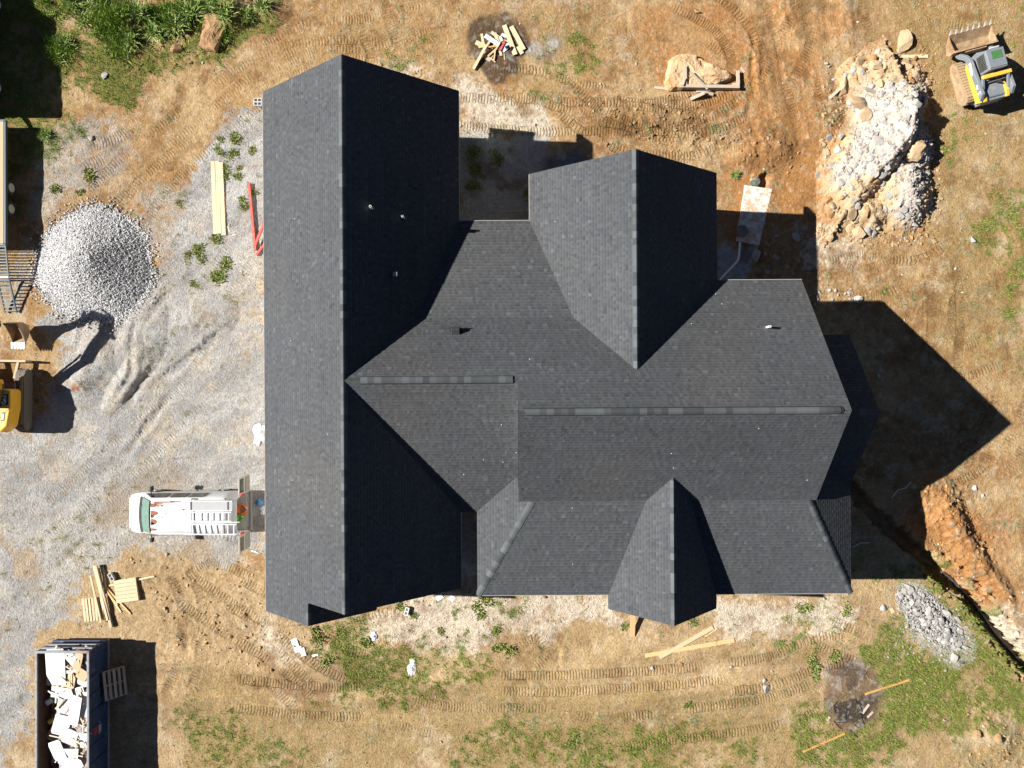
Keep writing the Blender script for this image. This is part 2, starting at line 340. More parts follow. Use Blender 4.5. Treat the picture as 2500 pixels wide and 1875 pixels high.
# spread gravel heaps, spoil along the trench, small mounds
bump_at(470,790,120,70,0.55,-20,0.8); bump_at(350,830,60,110,0.42,20,0.8); bump_at(250,860,60,120,0.25,30,0.9); bump_at(560,870,150,60,0.25,-35,0.9)
bump_at(200,940,70,60,0.25,0,0.9); bump_at(300,940,30,90,0.28,32,0.9)
bump_at(2300,1240,60,100,0.60,-25,0.9); bump_at(2360,1330,40,110,0.45,-30,0.9); bump_at(2230,1200,50,50,0.35); bump_at(2430,1420,30,90,0.35,-35)
bump_at(570,20,50,60,0.7,0,0.8); bump_at(300,40,90,50,0.5,0,0.8); bump_at(660,20,60,50,0.4); bump_at(2430,1800,60,70,0.35,-35)
bump_at(1830,370,60,30,0.25,-20); bump_at(1900,360,50,40,0.3,-30)
def carve(path, w, depth, berm=0.0, bw=0.5, taper=False):
    """trench or rut along a pixel path (w in metres)"""
    global Z
    P = np.array([W(*p)[:2] for p in path]); dm = np.full(XX.shape, 1e3, np.float32)
    lo = P.min(0)-3; hi = P.max(0)+3
    i0,i1 = np.searchsorted(GX,[lo[0],hi[0]]); j0,j1 = np.searchsorted(GY,[lo[1],hi[1]])
    x = XX[i0:i1,j0:j1]; y = YY[i0:i1,j0:j1]; d = np.full(x.shape, 1e3)
    for a,b in zip(P[:-1],P[1:]):
        ab = b-a; t = np.clip(((x-a[0])*ab[0]+(y-a[1])*ab[1])/(ab@ab),0,1); d = np.minimum(d, np.hypot(x-a[0]-t*ab[0], y-a[1]-t*ab[1]))
    d = d + (n_hi[i0:i1,j0:j1]-.5)*w*0.5 + (n_fi[i0:i1,j0:j1]-.5)*w*0.4
    if taper:
        e = np.minimum(np.hypot(x-P[0][0],y-P[0][1]), np.hypot(x-P[-1][0],y-P[-1][1])); depth = depth*sstep(e,0,0.9)*(0.55+0.9*n_md[i0:i1,j0:j1]); berm = berm*sstep(e,0,1.2)
    Z[i0:i1,j0:j1] += -depth*sstep(w/2+0.10-d, 0, 0.14 if not taper else 0.22) + berm*np.exp(-((d-w/2-bw*.5)/(bw*.45))**2)
carve([(2075,1190),(2150,1270),(2225,1335),(2290,1390),(2360,1445),(2440,1545),(2530,1650)], 0.62, 0.55, 0.10)
carve([(2290,1385),(2370,1450),(2450,1550),(2530,1640)], 1.3, 0.28, 0.0)
carve([(1868,430),(1850,530),(1838,600)], 0.35, 0.30, 0.05)
for pth, w, dp in [([(300,1000),(345,935),(390,880)],0.30,0.20), ([(260,1000),(330,910),(325,840),(345,760)],0.25,0.13), ([(380,940),(470,870),(560,800)],0.35,0.16), ([(300,1120),(360,1040),(420,960)],0.30,0.14),
                   ([(365,775),(420,700)],0.35,0.16), ([(560,860),(640,820)],0.2,0.08), ([(1528,20),(1535,80)],0.12,0.05), ([(2060,10),(2072,90)],0.15,0.08), ([(1840,60),(1835,200),(1800,230)],0.2,0.07), ([(1838,220),(1820,310)],0.25,0.10),
                   ([(1510,145),(1505,180),(1520,215)],0.2,0.08), ([(1330,1600),(1365,1590),(1360,1640)],0.18,0.08), ([(1280,1640),(1330,1590),(1310,1560)],0.15,0.06), ([(190,860),(240,560),(300,470)],0.2,0.05), ([(455,1540),(460,1610)],0.2,0.12)]:
    carve(pth, w*1.0, dp*0.38, 0.04, 0.35, True)

# crawler and tyre tracks: relief plus a running coordinate for the cleat marks
TS = np.zeros(XX.shape, np.float32); TM = np.zeros(XX.shape, np.float32)
def catmull(pts, step=8):
    P = [np.array(p,float) for p in pts]; P = [2*P[0]-P[1]]+P+[2*P[-1]-P[-2]]; out = []
    for i in range(1,len(P)-2):
        n = max(2,int(np.linalg.norm(P[i+1]-P[i])/step))
        for k in range(n):
            t = k/n; a,b,c,d = P[i-1:i+3]
            out.append(0.5*((2*b)+(-a+c)*t+(2*a-5*b+4*c-d)*t*t+(-a+3*b-3*c+d)*t**3))
    out.append(P[-2]); return np.array(out)
def track(path, amp=1.0, half=0.22, offs=(-0.72,0.72), rut=0.025, chev=0.12, fade=0.35, seed=0):
    global Z
    Q = catmull(path); Q = np.stack([(Q[:,0]-1250)/U, (937.5-Q[:,1])/U],1)
    lo = Q.min(0)-1.4; hi = Q.max(0)+1.4
    i0,i1 = np.searchsorted(GX,[lo[0],hi[0]]); j0,j1 = np.searchsorted(GY,[lo[1],hi[1]])
    if i1-i0 < 2 or j1-j0 < 2: return
    x = XX[i0:i1,j0:j1]; y = YY[i0:i1,j0:j1]
    best = np.full(x.shape,1e3); S = np.zeros(x.shape); Lt = np.zeros(x.shape); s0 = 0
    for a,b in zip(Q[:-1],Q[1:]):
        ab = b-a; l = np.hypot(*ab)
        if l < 1e-6: continue
        k0,k1 = np.searchsorted(GX[i0:i1],[min(a[0],b[0])-1.2,max(a[0],b[0])+1.2]); m0,m1 = np.searchsorted(GY[j0:j1],[min(a[1],b[1])-1.2,max(a[1],b[1])+1.2])
        xs = x[k0:k1,m0:m1]; ys = y[k0:k1,m0:m1]
        t = np.clip(((xs-a[0])*ab[0]+(ys-a[1])*ab[1])/(l*l),0,1); ex = xs-a[0]-t*ab[0]; ey = ys-a[1]-t*ab[1]; d = np.hypot(ex,ey)
        lat = (ab[0]*ey-ab[1]*ex)/l; bb = best[k0:k1,m0:m1]; w = d < bb
        bb[w] = d[w]; S[k0:k1,m0:m1][w] = (s0+t*l)[w]; Lt[k0:k1,m0:m1][w] = lat[w]
        s0 += l
    total = s0
    pres = sstep(fbm(x,y,0.5,3,70+seed), fade-0.08, fade+0.16)*np.clip(.30+1.9*(fbm(x,y,1.5,3,30+seed)-.25),0.15,1.4)*sstep(S,0,0.8)*sstep(total-S,0,0.8)
    for o in offs:
        q = np.abs(Lt-o); m = sstep(half+0.03-q,0,0.07)*pres*(best < 1.15)
        Z[i0:i1,j0:j1] += -rut*amp*m + 0.4*rut*amp*np.exp(-((q-half-0.06)/0.05)**2)*pres*(best<1.15)
        w = m > TM[i0:i1,j0:j1]*0.9 + 0.02
        TS[i0:i1,j0:j1][w] = (S + chev*q)[w]
        TM[i0:i1,j0:j1] = np.where(w, np.clip(m*amp,0,1.5), TM[i0:i1,j0:j1])
for k,(p,kw) in enumerate([
    ([(160,580),(260,470),(380,360),(520,255),(660,165),(800,135),(960,140)], dict(amp=0.9)),
    ([(300,560),(400,420),(520,310),(640,210),(760,140)], dict(amp=0.7)), ([(900,-20),(915,60),(940,130),(930,190)], dict(amp=0.9)), ([(640,150),(760,90),(900,80),(1050,40)], dict(amp=0.8)), ([(820,170),(1000,210),(1130,290)], dict(amp=0.5)),
    ([(1100,270),(1300,285),(1480,285),(1640,300),(1800,270)], dict(amp=1.1, fade=0.25)), ([(1180,200),(1340,215),(1440,290),(1560,340),(1720,345)], dict(amp=1.0, fade=0.3)), ([(1330,215),(1420,240),(1540,275),(1700,290),(1820,250)], dict(amp=1.1, fade=0.3)),
    ([(1650,-20),(1760,40),(1815,120),(1810,190),(1720,250),(1600,285),(1480,280)], dict(amp=1.2, fade=0.2)), ([(1690,120),(1770,170),(1815,160)], dict(amp=0.9)), ([(1890,-20),(1930,80),(1950,180),(1985,330)], dict(amp=0.9)), ([(2060,-20),(2080,60),(2100,150)], dict(amp=0.8)),
    ([(1470,160),(1450,60),(1440,-20)], dict(amp=0.6)), ([(1600,370),(1720,330),(1860,250),(1960,60),(1980,-20)], dict(amp=0.8)), ([(1990,610),(2100,590),(2230,600),(2300,560)], dict(amp=0.9)), ([(1990,660),(2120,690),(2200,660)], dict(amp=0.6)),
    ([(2330,640),(2290,760),(2330,880),(2450,850)], dict(amp=0.9)), ([(2290,600),(2310,760),(2310,930),(2400,1060)], dict(amp=0.8)), ([(2500,900),(2420,1080),(2300,1160)], dict(amp=0.8)), ([(2480,1050),(2400,1200),(2330,1280)], dict(amp=0.9)), ([(2390,1500),(2470,1640),(2520,1760)], dict(amp=0.4)),
    ([(560,1440),(680,1510),(800,1600),(900,1640)], dict(amp=1.4, fade=0.25)), ([(440,1430),(560,1510),(700,1600),(800,1690)], dict(amp=1.4, fade=0.3)), ([(560,1690),(680,1705),(820,1715),(900,1710)], dict(amp=1.6, fade=0.25)), ([(640,1600),(700,1660),(760,1720)], dict(amp=1.3)),
    ([(1210,1670),(1350,1672),(1500,1665),(1650,1655),(1780,1640)], dict(amp=1.5, fade=0.2, offs=(-0.35,0.45))), ([(1770,1655),(1880,1640),(1980,1600),(2080,1580)], dict(amp=1.4, fade=0.3)), ([(1500,1790),(1700,1765),(1880,1740),(2000,1700)], dict(amp=1.2, fade=0.35)),
    ([(900,1715),(1080,1760),(1300,1765),(1450,1790)], dict(amp=1.0)), ([(1290,1640),(1335,1600),(1310,1560),(1270,1580),(1275,1620)], dict(amp=0.9, fade=0.1, offs=(0,))), ([(430,1370),(470,1480),(460,1620),(420,1720)], dict(amp=1.0, offs=(-0.5,0.5))),
    ([(200,360),(300,330),(330,280)], dict(amp=1.4, offs=(0,), half=0.3)), ([(190,420),(260,380)], dict(amp=1.5, offs=(0,), half=0.3)), ([(80,1290),(200,1200),(330,1080),(470,960),(560,820)], dict(amp=0.55, fade=0.3)), ([(230,1210),(330,1110),(420,1020)], dict(amp=0.8)),
    ([(340,760),(370,880),(400,960)], dict(amp=0.7, offs=(0,))), ([(270,1330),(340,1260),(320,1180)], dict(amp=0.5)), ([(600,600),(520,720),(480,760)], dict(amp=0.6)), ([(1050,1560),(960,1530),(860,1560)], dict(amp=0.7)), ([(2000,1540),(2120,1590)], dict(amp=1.0)),
    ([(640,1380),(520,1340),(420,1390)], dict(amp=0.9)), ([(2180,60),(2250,20),(2380,30)], dict(amp=0.5)), ([(1380,345),(1450,330),(1560,355),(1700,350)], dict(amp=0.8))]):
    track(p, seed=k, **kw)
tmn = np.clip(TM,0,1.2)*(1-.6*gr_m)*(.5+n_md); col *= (1-.15*tmn)[...,None]*(1-tmn[...,None]*np.array([0,.02,.06]))
# level pads under the buildings and big things
def pad(x0,x1,y0,y1,z=0.0,s=30):
    global Z
    m = sstep(np.minimum(np.minimum(PX-x0,x1-PX),np.minimum(PY-y0,y1-PY)),-s,0); Z = Z*(1-m)+z*m
pad(725,1115,360,1350); pad(1130,1960,560,1390); pad(1300,1690,420,560); pad(105,290,1545,2000,0,12); pad(330,610,1195,1300,0,15); pad(-60,70,895,1045,0,12); pad(2320,2440,110,270,0.0,12)
d = np.hypot(PX-232,PY-648)/140; m = sstep(1.1-d,0,0.25); Z = Z*(1-m)
Z = np.clip(Z,-1.0,1.2)
far = sstep(np.maximum(np.abs(XX)/27.6,np.abs(YY)/21.0),1.0,1.5); Z = Z*(1-far)
near_out = sstep(np.maximum(np.abs(XX)/27.6,np.abs(YY)/21.0),1.0,1.10)
fcol = np.array(C(190,156,108))*(1-sstep(n_lo,.40,.60))[...,None] + np.array(C(168,152,92))*sstep(n_lo,.40,.60)[...,None]
col = col + (fcol-col)*(near_out*0.96)[...,None]; TM *= (1-near_out)

def samp(A, x, y):
    i = np.clip(np.searchsorted(GX, x)-1, 0, len(GX)-2); j = np.clip(np.searchsorted(GY, y)-1, 0, len(GY)-2)
    fx = np.clip((x-GX[i])/(GX[i+1]-GX[i]),0,1); fy = np.clip((y-GY[j])/(GY[j+1]-GY[j]),0,1)
    return (A[i,j]*(1-fx)+A[i+1,j]*fx)*(1-fy)+(A[i,j+1]*(1-fx)+A[i+1,j+1]*fx)*fy
def gz(x, y): return float(samp(Z, np.array([x]), np.array([y]))[0])

def ground_material():
    m = bpy.data.materials.new('site_soil'); m.use_nodes = True; nt = m.node_tree; N = nt.nodes; L = nt.links
    b = N['Principled BSDF']; b.inputs['Roughness'].default_value = 0.96; b.inputs['Specular IOR Level'].default_value = 0.15
    tc = N.new('ShaderNodeTexCoord')
    def at(n, o='Fac'):
        a = N.new('ShaderNodeAttribute'); a.attribute_name = n; return a.outputs[o]
    def math_(op, a, b_=None, v=None):
        n = N.new('ShaderNodeMath'); n.operation = op; L.new(a, n.inputs[0])
        if b_ is not None: L.new(b_, n.inputs[1])
        elif v is not None: n.inputs[1].default_value = v
        return n.outputs[0]
    def noise(s, d=4, r=0.6):
        n = N.new('ShaderNodeTexNoise'); n.inputs['Scale'].default_value = s; n.inputs['Detail'].default_value = d; n.inputs['Roughness'].default_value = r
        L.new(tc.outputs['Object'], n.inputs['Vector']); return n.outputs['Fac']
    n1 = noise(9, 6, 0.75); n2 = noise(34, 3)
    vor = N.new('ShaderNodeTexVoronoi'); vor.inputs['Scale'].default_value = 24; L.new(tc.outputs['Object'], vor.inputs['Vector'])
    vor2 = N.new('ShaderNodeTexVoronoi'); vor2.inputs['Scale'].default_value = 8; L.new(tc.outputs['Object'], vor2.inputs['Vector'])
    # grain of colour
    mr = N.new('ShaderNodeMapRange'); mr.inputs['From Min'].default_value = 0.25; mr.inputs['From Max'].default_value = 0.75; mr.inputs['To Min'].default_value = 0.62; mr.inputs['To Max'].default_value = 1.38; L.new(n1, mr.inputs['Value'])
    vm = N.new('ShaderNodeVectorMath'); vm.operation = 'SCALE'; L.new(at('Col','Color'), vm.inputs[0]); L.new(mr.outputs[0], vm.inputs['Scale'])
    sep = N.new('ShaderNodeSeparateColor'); L.new(vor.outputs['Color'], sep.inputs[0])
    mr2 = N.new('ShaderNodeMapRange'); mr2.inputs['To Min'].default_value = 0.88; mr2.inputs['To Max'].default_value = 1.12; L.new(sep.outputs[0], mr2.inputs['Value'])
    vm2 = N.new('ShaderNodeVectorMath'); vm2.operation = 'SCALE'; L.new(vm.outputs[0], vm2.inputs[0]); L.new(mr2.outputs[0], vm2.inputs['Scale'])
    mx = N.new('ShaderNodeMix'); mx.data_type = 'RGBA'; L.new(at('gravel'), mx.inputs['Factor']); L.new(vm.outputs[0], mx.inputs[6]); L.new(vm2.outputs[0], mx.inputs[7])
    L.new(mx.outputs[2], b.inputs['Base Color'])
    # cleat marks
    ph = math_('MULTIPLY', at('track_s'), v=2*math.pi/0.150); ph = math_('ADD', ph, math_('MULTIPLY', noise(3.0,3), v=5.0)); sn = math_('SINE', ph)
    mrs = N.new('ShaderNodeMapRange'); mrs.interpolation_type = 'SMOOTHSTEP'; mrs.inputs['From Min'].default_value = -0.75; mrs.inputs['From Max'].default_value = 0.3; L.new(sn, mrs.inputs['Value'])
    cle = math_('MULTIPLY', math_('MULTIPLY', mrs.outputs[0], at('track_m')), v=0.046)
    soil = math_('ADD', math_('MULTIPLY', n1, v=0.11), math_('MULTIPLY', n2, v=0.030))
    stones = math_('ADD', math_('MULTIPLY', vor.outputs['Distance'], v=-0.026), math_('MULTIPLY', vor2.outputs['Distance'], v=-0.012))
    stones = math_('MULTIPLY', stones, at('gravel'))
    h = math_('ADD', math_('ADD', cle, soil), stones)
    bp = N.new('ShaderNodeBump'); bp.inputs['Strength'].default_value = 0.9; bp.inputs['Distance'].default_value = 1.0
    L.new(h, bp.inputs['Height']); L.new(bp.outputs[0], b.inputs['Normal'])
    return m
nx, ny = len(GX), len(GY)
idx = np.arange(nx*ny).reshape(nx,ny)
Fq = np.stack([idx[:-1,:-1],idx[1:,:-1],idx[1:,1:],idx[:-1,1:]],-1).reshape(-1,4)
ground = np_mesh('ground', np.stack([XX,YY,Z],-1).reshape(-1,3), Fq, ground_material(), cols=np.clip(col,0.005,0.8).reshape(-1,3), smooth=True)
for nm, A in (('track_s',TS),('track_m',TM),('gravel',np.clip(np.maximum(gr_m, Zblue),0,1))):
    a = ground.data.attributes.new(nm,'FLOAT','POINT'); a.data.foreach_set('value', np.ascontiguousarray(A,dtype=np.float32).ravel())
tag(ground, kind='structure')
# ---------------------------------------------------------------- the house (roof measured in photograph pixels on the ground plane)
M_shingle = mat('asphalt_shingle', (1,1,1), rough=0.92, attr='Col', var=0.12, scale=70, spec=0.06)
M_cap = mat('cap_shingle', (0.076,0.083,0.086), rough=0.9, rand=0.36, var=0.12, scale=50, spec=0.08)
M_deck = mat('roof_underlay', (0.03,0.031,0.033), rough=0.95, var=0.1)
M_fascia = mat('fascia_board', (0.34,0.33,0.31), rough=0.6, var=0.05)
M_wallm = mat('white_siding', (0.66,0.65,0.62), rough=0.8, var=0.06, scale=2)
M_pvc = mat('white_pvc', (0.82,0.82,0.80), rough=0.4)
M_blackm = mat('black_metal', (0.035,0.037,0.04), rough=0.55, var=0.1)
M_ventdark = mat('ridge_vent_plastic', (0.012,0.012,0.013), rough=0.8)
M_found = mat('foundation_block', (0.36,0.35,0.33), rough=0.9, var=0.1)
house = empty('house', (0,0,0), 0.006)
tag(house, 'large new house with dark grey shingle gable and hip roofs on bare soil', 'house')
def hp(x, yd, h): return Vector((x/U, -yd/U, h))
SH = {'n': 0}
def roof_slope(poly, fn, singles=0, pid=0):
    r = random.Random(100+pid)
    P = [hp(x,y,fn(x,y)) for x,y in poly]
    # plane frame
    n = Vector((0,0,0))
    for i in range(len(P)): n += (P[i]-P[0]).cross(P[(i+1)%len(P)]-P[0])
    n.normalize(); n = n if n.z > 0 else -n
    up = (Vector((0,0,1)) - n*n.z).normalized(); al = up.cross(n).normalized(); o = P[0]
    q = [((p-o).dot(al), (p-o).dot(up)) for p in P]
    mb = MB(); k = len(P); t = 0.16
    mb.add([p for p in P] + [p - Vector((0,0,t)) for p in P], [tuple(range(k)), tuple(range(2*k-1,k-1,-1))] + [(i,(i+1)%k,k+(i+1)%k,k+i) for i in range(k)])
    slope = mb.build('roof_slope', M_deck, house)
    E = 0.146; v0 = min(b for a,b in q); v1 = max(b for a,b in q); nc = int(math.ceil((v1-v0)/E))
    def cuts(v):
        xs = []
        for i in range(k):
            (a,b),(c,d) = q[i],q[(i+1)%k]
            if (b > v) != (d > v): xs.append(a+(c-a)*(v-b)/(d-b))
        return sorted(xs)
    V = []; F = []; CC = []; one = []
    for c in range(nc):
        va = v0+c*E; vb = min(va+E, v1); A = cuts(va+1e-3); B = cuts(vb-1e-3)
        if len(A) != len(B):
            A = B = cuts((va+vb)/2)
        for L0,R0,L1,R1 in zip(A[0::2],A[1::2],B[0::2],B[1::2]):
            u = min(L0,L1) - r.uniform(0,0.25); end = max(R0,R1); thick = r.random() < .5
            rowtone = r.uniform(-0.004,0.004)
            while u < end:
                w = r.choice((0.08,0.11,0.14,0.18,0.22,0.14)) ; a0 = min(max(u,L0),R0); a1 = min(max(u+w,L0),R0); b0 = min(max(u,L1),R1); b1 = min(max(u+w,L1),R1)
                u += w; thick = not thick
                if a1-a0 < 1e-3 and b1-b0 < 1e-3: continue
                tl = (0.0105 if thick else 0.0065) + r.uniform(-.0005,.0005); tu = 0.003
                def pt(uu,vv,zz): return o + al*uu + up*vv + n*zz
                vs = [pt(a0,va,tl),pt(a1,va,tl),pt(b1,vb,tu),pt(b0,vb,tu),pt(a0,va,0),pt(a1,va,0)]
                fs = [(0,1,2,3),(4,5,1,0),(4,0,3,3),(1,5,2,2)]
                tone = r.choice((0.094,0.098,0.101,0.104,0.108,0.112)) + rowtone; 
                if r.random() < 0.04: tone *= 1.25
                if r.random() < 0.03: tone *= 0.82
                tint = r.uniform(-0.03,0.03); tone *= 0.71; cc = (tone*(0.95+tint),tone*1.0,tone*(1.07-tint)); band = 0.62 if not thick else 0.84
                if singles and c >= nc-1-int(singles/ max(1,(end-min(L0,L1))/0.17)) and len(one) < singles and c < nc-1:
                    one.append((vs,cc,band)); continue
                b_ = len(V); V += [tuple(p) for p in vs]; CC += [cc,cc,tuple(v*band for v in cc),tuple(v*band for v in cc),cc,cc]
                F += [(b_,b_+1,b_+2,b_+3),(b_+4,b_+5,b_+1,b_),(b_+4,b_,b_+3,b_+3),(b_+1,b_+5,b_+2,b_+2)]
    # quads plus thin side triangles
    V = np.array(V); CC = np.array(CC); lf = fbm(V[:,0],V[:,1],.45,3,7)-.5; wf = np.clip(fbm(V[:,0],V[:,1],.25,2,13)-.52,0,1); CC = CC*(1+.18*lf)[:,None]*(1+wf[:,None]*np.array([.35,.18,.0]))
    quads = [f for f in F if f[2] != f[3]]; tris = [f[:3] for f in F if f[2] == f[3]]
    T = np.array([(f[0],f[1],f[2]) for f in quads] + [(f[0],f[2],f[3]) for f in quads] + tris)
    s = np_mesh('shingles', V, T, M_shingle, slope, cols=CC); tag(s, kind='stuff')
    for vs, cc, band in one:
        c0 = sum(vs[:4], Vector())/4
        me = bpy.data.meshes.new('shingle'); me.from_pydata([tuple(p-c0) for p in vs], [], [(0,1,2,3),(4,5,1,0),(4,0,3),(1,5,2)])
        a = me.color_attributes.new('Col','FLOAT_COLOR','POINT'); a.data.foreach_set('color', [x for i_ in range(6) for x in (*[v*(band if i_ in (2,3) else 1) for v in cc],1)])
        me.materials.append(M_shingle); link('shingle', me, slope, c0)
    return slope
HE = 4.25
fGL = lambda x,y: HE + (x+534)/U*0.847
fGR = lambda x,y: 7.9 - (x+323)/U*0.847
fSG = lambda x,y: fGL(-415,0) - (x+415)/U*0.847
fNS = lambda x,y: 8.95 - (52-y)/U*0.845
fNP = lambda x,y: fNS(0,-136) - (-136-y)/U*0.330
fMS = lambda x,y: 8.95 - (y-52)/U*0.845
fSP = lambda x,y: fMS(0,243) - (y-243)/U*0.322
fCS = lambda x,y: fNS(0,-9) - (y+9)/U*0.63
fWF = lambda x,y: HE + (x+77)/U*0.586
fEF = lambda x,y: HE + (729-x)/U*0.586
fNGL = lambda x,y: 7.62 - (242-x)/U*0.816
fNGR = lambda x,y: 7.62 - (x-242)/U*0.816
fFGL = lambda x,y: 6.59 - (322-x)/U*0.985
fFGR = lambda x,y: 6.59 - (x-322)/U*0.985
fBS = lambda x,y: 6.9 - (y-60)/U*0.80
fBN = lambda x,y: 6.9 - (60-y)/U*0.80
roof_slope([(-534,-634),(-323,-634),(-323,440),(-415,440),(-415,487),(-534,487)], fGL, 0, 1)
roof_slope([(-415,425),(-296,425),(-296,487),(-415,487)], fSG, 0, 2)
roof_slope([(-323,-634),(-112,-634),(-112,-351),(-196,-136),(-323,-9)], fGR, 0, 3)
roof_slope([(-323,-9),(-112,275),(-112,440),(-323,440)], fGR, 0, 4)
roof_slope([(-323,-9),(12,-9),(12,52),(627,52),(627,-220.4),(444,-220.4),(242,-25),(126.8,-136),(-196,-136)], fNS, 0, 5)
roof_slope([(-196,-136),(126.8,-136),(40,-351.4),(-112,-351.4)], fNP, 0, 6)
roof_slope([(242,-453),(242,-25),(126.8,-136),(40,-351.4),(40,-453)], fNGL, 0, 7)
roof_slope([(242,-453),(444,-453),(444,-220.4),(242,-25)], fNGR, 0, 8)
roof_slope([(-323,-9),(12,-9),(12,191.5),(-77,275),(-112,275)], fCS, 0, 9)
roof_slope([(-77,275),(12,191.5),(12,243),(40,243),(-77,456)], fWF, 0, 10)
roof_slope([(12,52),(627,52),(627,243),(368.7,243),(322,188.8),(275.3,243),(12,243)], fMS, 290, 11)
roof_slope([(40,243),(275.3,243),(205.7,456),(-77,456)], fSP, 0, 12)
roof_slope([(368.7,243),(612,243),(729,456),(438.3,456)], fSP, 0, 13)
roof_slope([(322,188.8),(275.3,243),(205.7,456),(205.7,487),(322,487)], fFGL, 0, 14)
roof_slope([(322,188.8),(368.7,243),(438.3,456),(438.3,487),(322,487)], fFGR, 0, 15)
roof_slope([(612,243),(729,456),(729,222),(612,136.5)], fEF, 0, 16)
roof_slope([(612,60),(729,60),(729,222),(612,136.5)], fBS, 0, 17)
roof_slope([(612,60),(729,60),(729,-102),(612,-102)], fBN, 0, 18)

def ridge(a, b, fl, fr, nl, nr, step=0.27, w=0.17, vent=False, v_from=None):
    """cap shingles along a ridge or hip; nl/nr: plan directions down the two slopes"""
    A = hp(*a, fl(*a)); B = hp(*b, fl(*b)); d = (B-A); Ln = d.length; d.normalize()
    def down(fn, base, dirv):
        e = 10.0; x = base[0]+dirv[0]*e; y = base[1]+dirv[1]*e
        v = hp(x,y,fn(x,y))-hp(*base,fn(*base)); v -= d*v.dot(d); return v.normalized()
    dl = down(fl, a, nl); dr = down(fr, a, nr); nn = (-(dl+dr)).normalized()
    parent = house; lift = 0.020
    if vent:
        t = 0.055; mb = MB(); a0, a1 = A, B
        for s_, dd in ((1,dl),(-1,dr)):
            mb.add([a0+nn*0.02, a1+nn*0.02, a1+dd*0.20+nn*0.02, a0+dd*0.20+nn*0.02, a0+nn*t, a1+nn*t, a1+dd*0.195+nn*0.03, a0+dd*0.195+nn*0.03],
                   [(0,1,2,3),(4,7,6,5),(0,3,7,4),(1,5,6,2),(2,6,7,3)])
        parent = mb.build('ridge_vent', M_ventdark, house); lift = 0.066; w = 0.160
    mb = MB(); s = step*1.06; z0, z1 = 0.014, 0.004
    pts = []
    for yy, zz in ((0,z0),(s,z1)):
        pts += [A + d*yy + dl*w + nn*(zz+lift), A + d*yy + dl*w*0.35 + nn*(zz+lift+0.004), A + d*yy + nn*(zz+lift-0.006), A + d*yy + dr*w*0.35 + nn*(zz+lift+0.004), A + d*yy + dr*w + nn*(zz+lift)]
    pts += [A + dl*w + nn*(lift-0.014), A + dl*w*.35 + nn*(lift-.01), A + nn*(lift-0.02), A + dr*w*.35 + nn*(lift-.01), A + dr*w + nn*(lift-0.014)]
    fs = [(i,i+1,i+6,i+5) for i in range(4)] + [(i,i+10,i+11,i+1) for i in range(4)]
    pts = [p - A for p in pts]
    me = bpy.data.meshes.new('ridge_cap'); me.from_pydata([tuple(p) for p in pts], [], fs); me.materials.append(M_cap); me.update()
    for i in range(max(1,int(Ln/step))): link('ridge_cap', me, parent, A + d*(i*step))
ridge((-323,440),(-323,-634), fGL, fGR, (-1,0), (1,0))
ridge((-415,487),(-415,440), fGL, fSG, (-1,0), (1,0))
ridge((242,-453),(242,-25), fNGL, fNGR, (-1,0), (1,0))
ridge((322,487),(322,188), fFGL, fFGR, (-1,0), (1,0))
ridge((-290,-9),(2,-9), fNS, fCS, (0,-1), (0,1), vent=True)
ridge((24,52),(612,52), fNS, fMS, (0,-1), (0,1), vent=True)
ridge((729,60),(627,60), fBN, fBS, (0,-1), (0,1))
ridge((-77,456),(40,243), fWF, fSP, (-1,0), (0,1), w=0.15)
ridge((729,456),(612,243), fEF, fSP, (1,0), (0,1), w=0.15)

# walls
def wall_block(x0,x1,y0,y1,ztop,gx=None,gy=None,zr=None):
    mb = MB()
    a,b,c,d = x0/U,x1/U,-y1/U,-y0/U
    if gx is not None: mb.prism([(a,-0.25),(b,-0.25),(b,ztop),(gx/U,zr),(a,ztop)], c, d, 'y')
    elif gy is not None: mb.prism([(c,-0.25),(d,-0.25),(d,ztop),(-gy/U,zr),(c,ztop)], a, b, 'x')
    else: mb.box((a+b)/2,(c+d)/2,(ztop-0.25)/2,b-a,d-c,ztop+0.25)
    return mb.build('wall', M_wallm, house)
I = 20; ZE = HE + 0.17
wall_block(-534+I,-112-I,-601,428, ZE, gx=-323, zr=7.9-0.24)
wall_block(-534+I,-296-I,425,470, ZE, gx=-415, zr=fGL(-415,0)-0.24)
wall_block(20,612,-220+I,243, 4.45, gy=52, zr=8.95-0.26)
wall_block(-125,30,-126,262, 4.3)
wall_block(40+I,444-I,-430,-60, ZE, gx=242, zr=7.62-0.24)
wall_block(205.7+I,438.3-I,250,462, ZE+0.15, gx=322, zr=6.59-0.26)
wall_block(600,729-I,-102+I,222-I, ZE, gy=60, zr=6.9-0.24)
wall_block(-128,20,-9,-8, 6.9)
# porch posts under the low roofs
for x,y in ((-60,432),(70,432),(190,432),(455,432),(580,432),(705,432),(705,270),(-90,-330),(20,-330),(-50,300)):
    MB().box(x/U,-y/U,2.0,0.16,0.16,4.3).build('porch_post', M_wallm, house)
# light fascia boards along the eaves that show
for a,b in (((-112,-634),(-112,-353)),((-112,276),(-112,440)),((40,-351),(40,-453)),((-110,-352.5),(40,-352.5)),((444,-221.5),(627,-221.5)),((-77,456),(205,456)),((439,456),(729,456)),((-534,-634),(-534,487))):
    A = hp(*a,HE-0.075); B = hp(*b,HE-0.075); out = (B-A).cross(Vector((0,0,1))).normalized()
    c = hp((a[0]+b[0])/2,(a[1]+b[1])/2,0)
    if a[0]==b[0]:
        s = 1 if a[0] in (-112,) else -1; off = Vector((s*0.012,0,0))
    else: off = Vector((0,(0.014 if a[1] < 0 else -0.014),0))
    MB().bar(A+off,B+off,0.022,0.15).build('fascia', M_fascia, house)
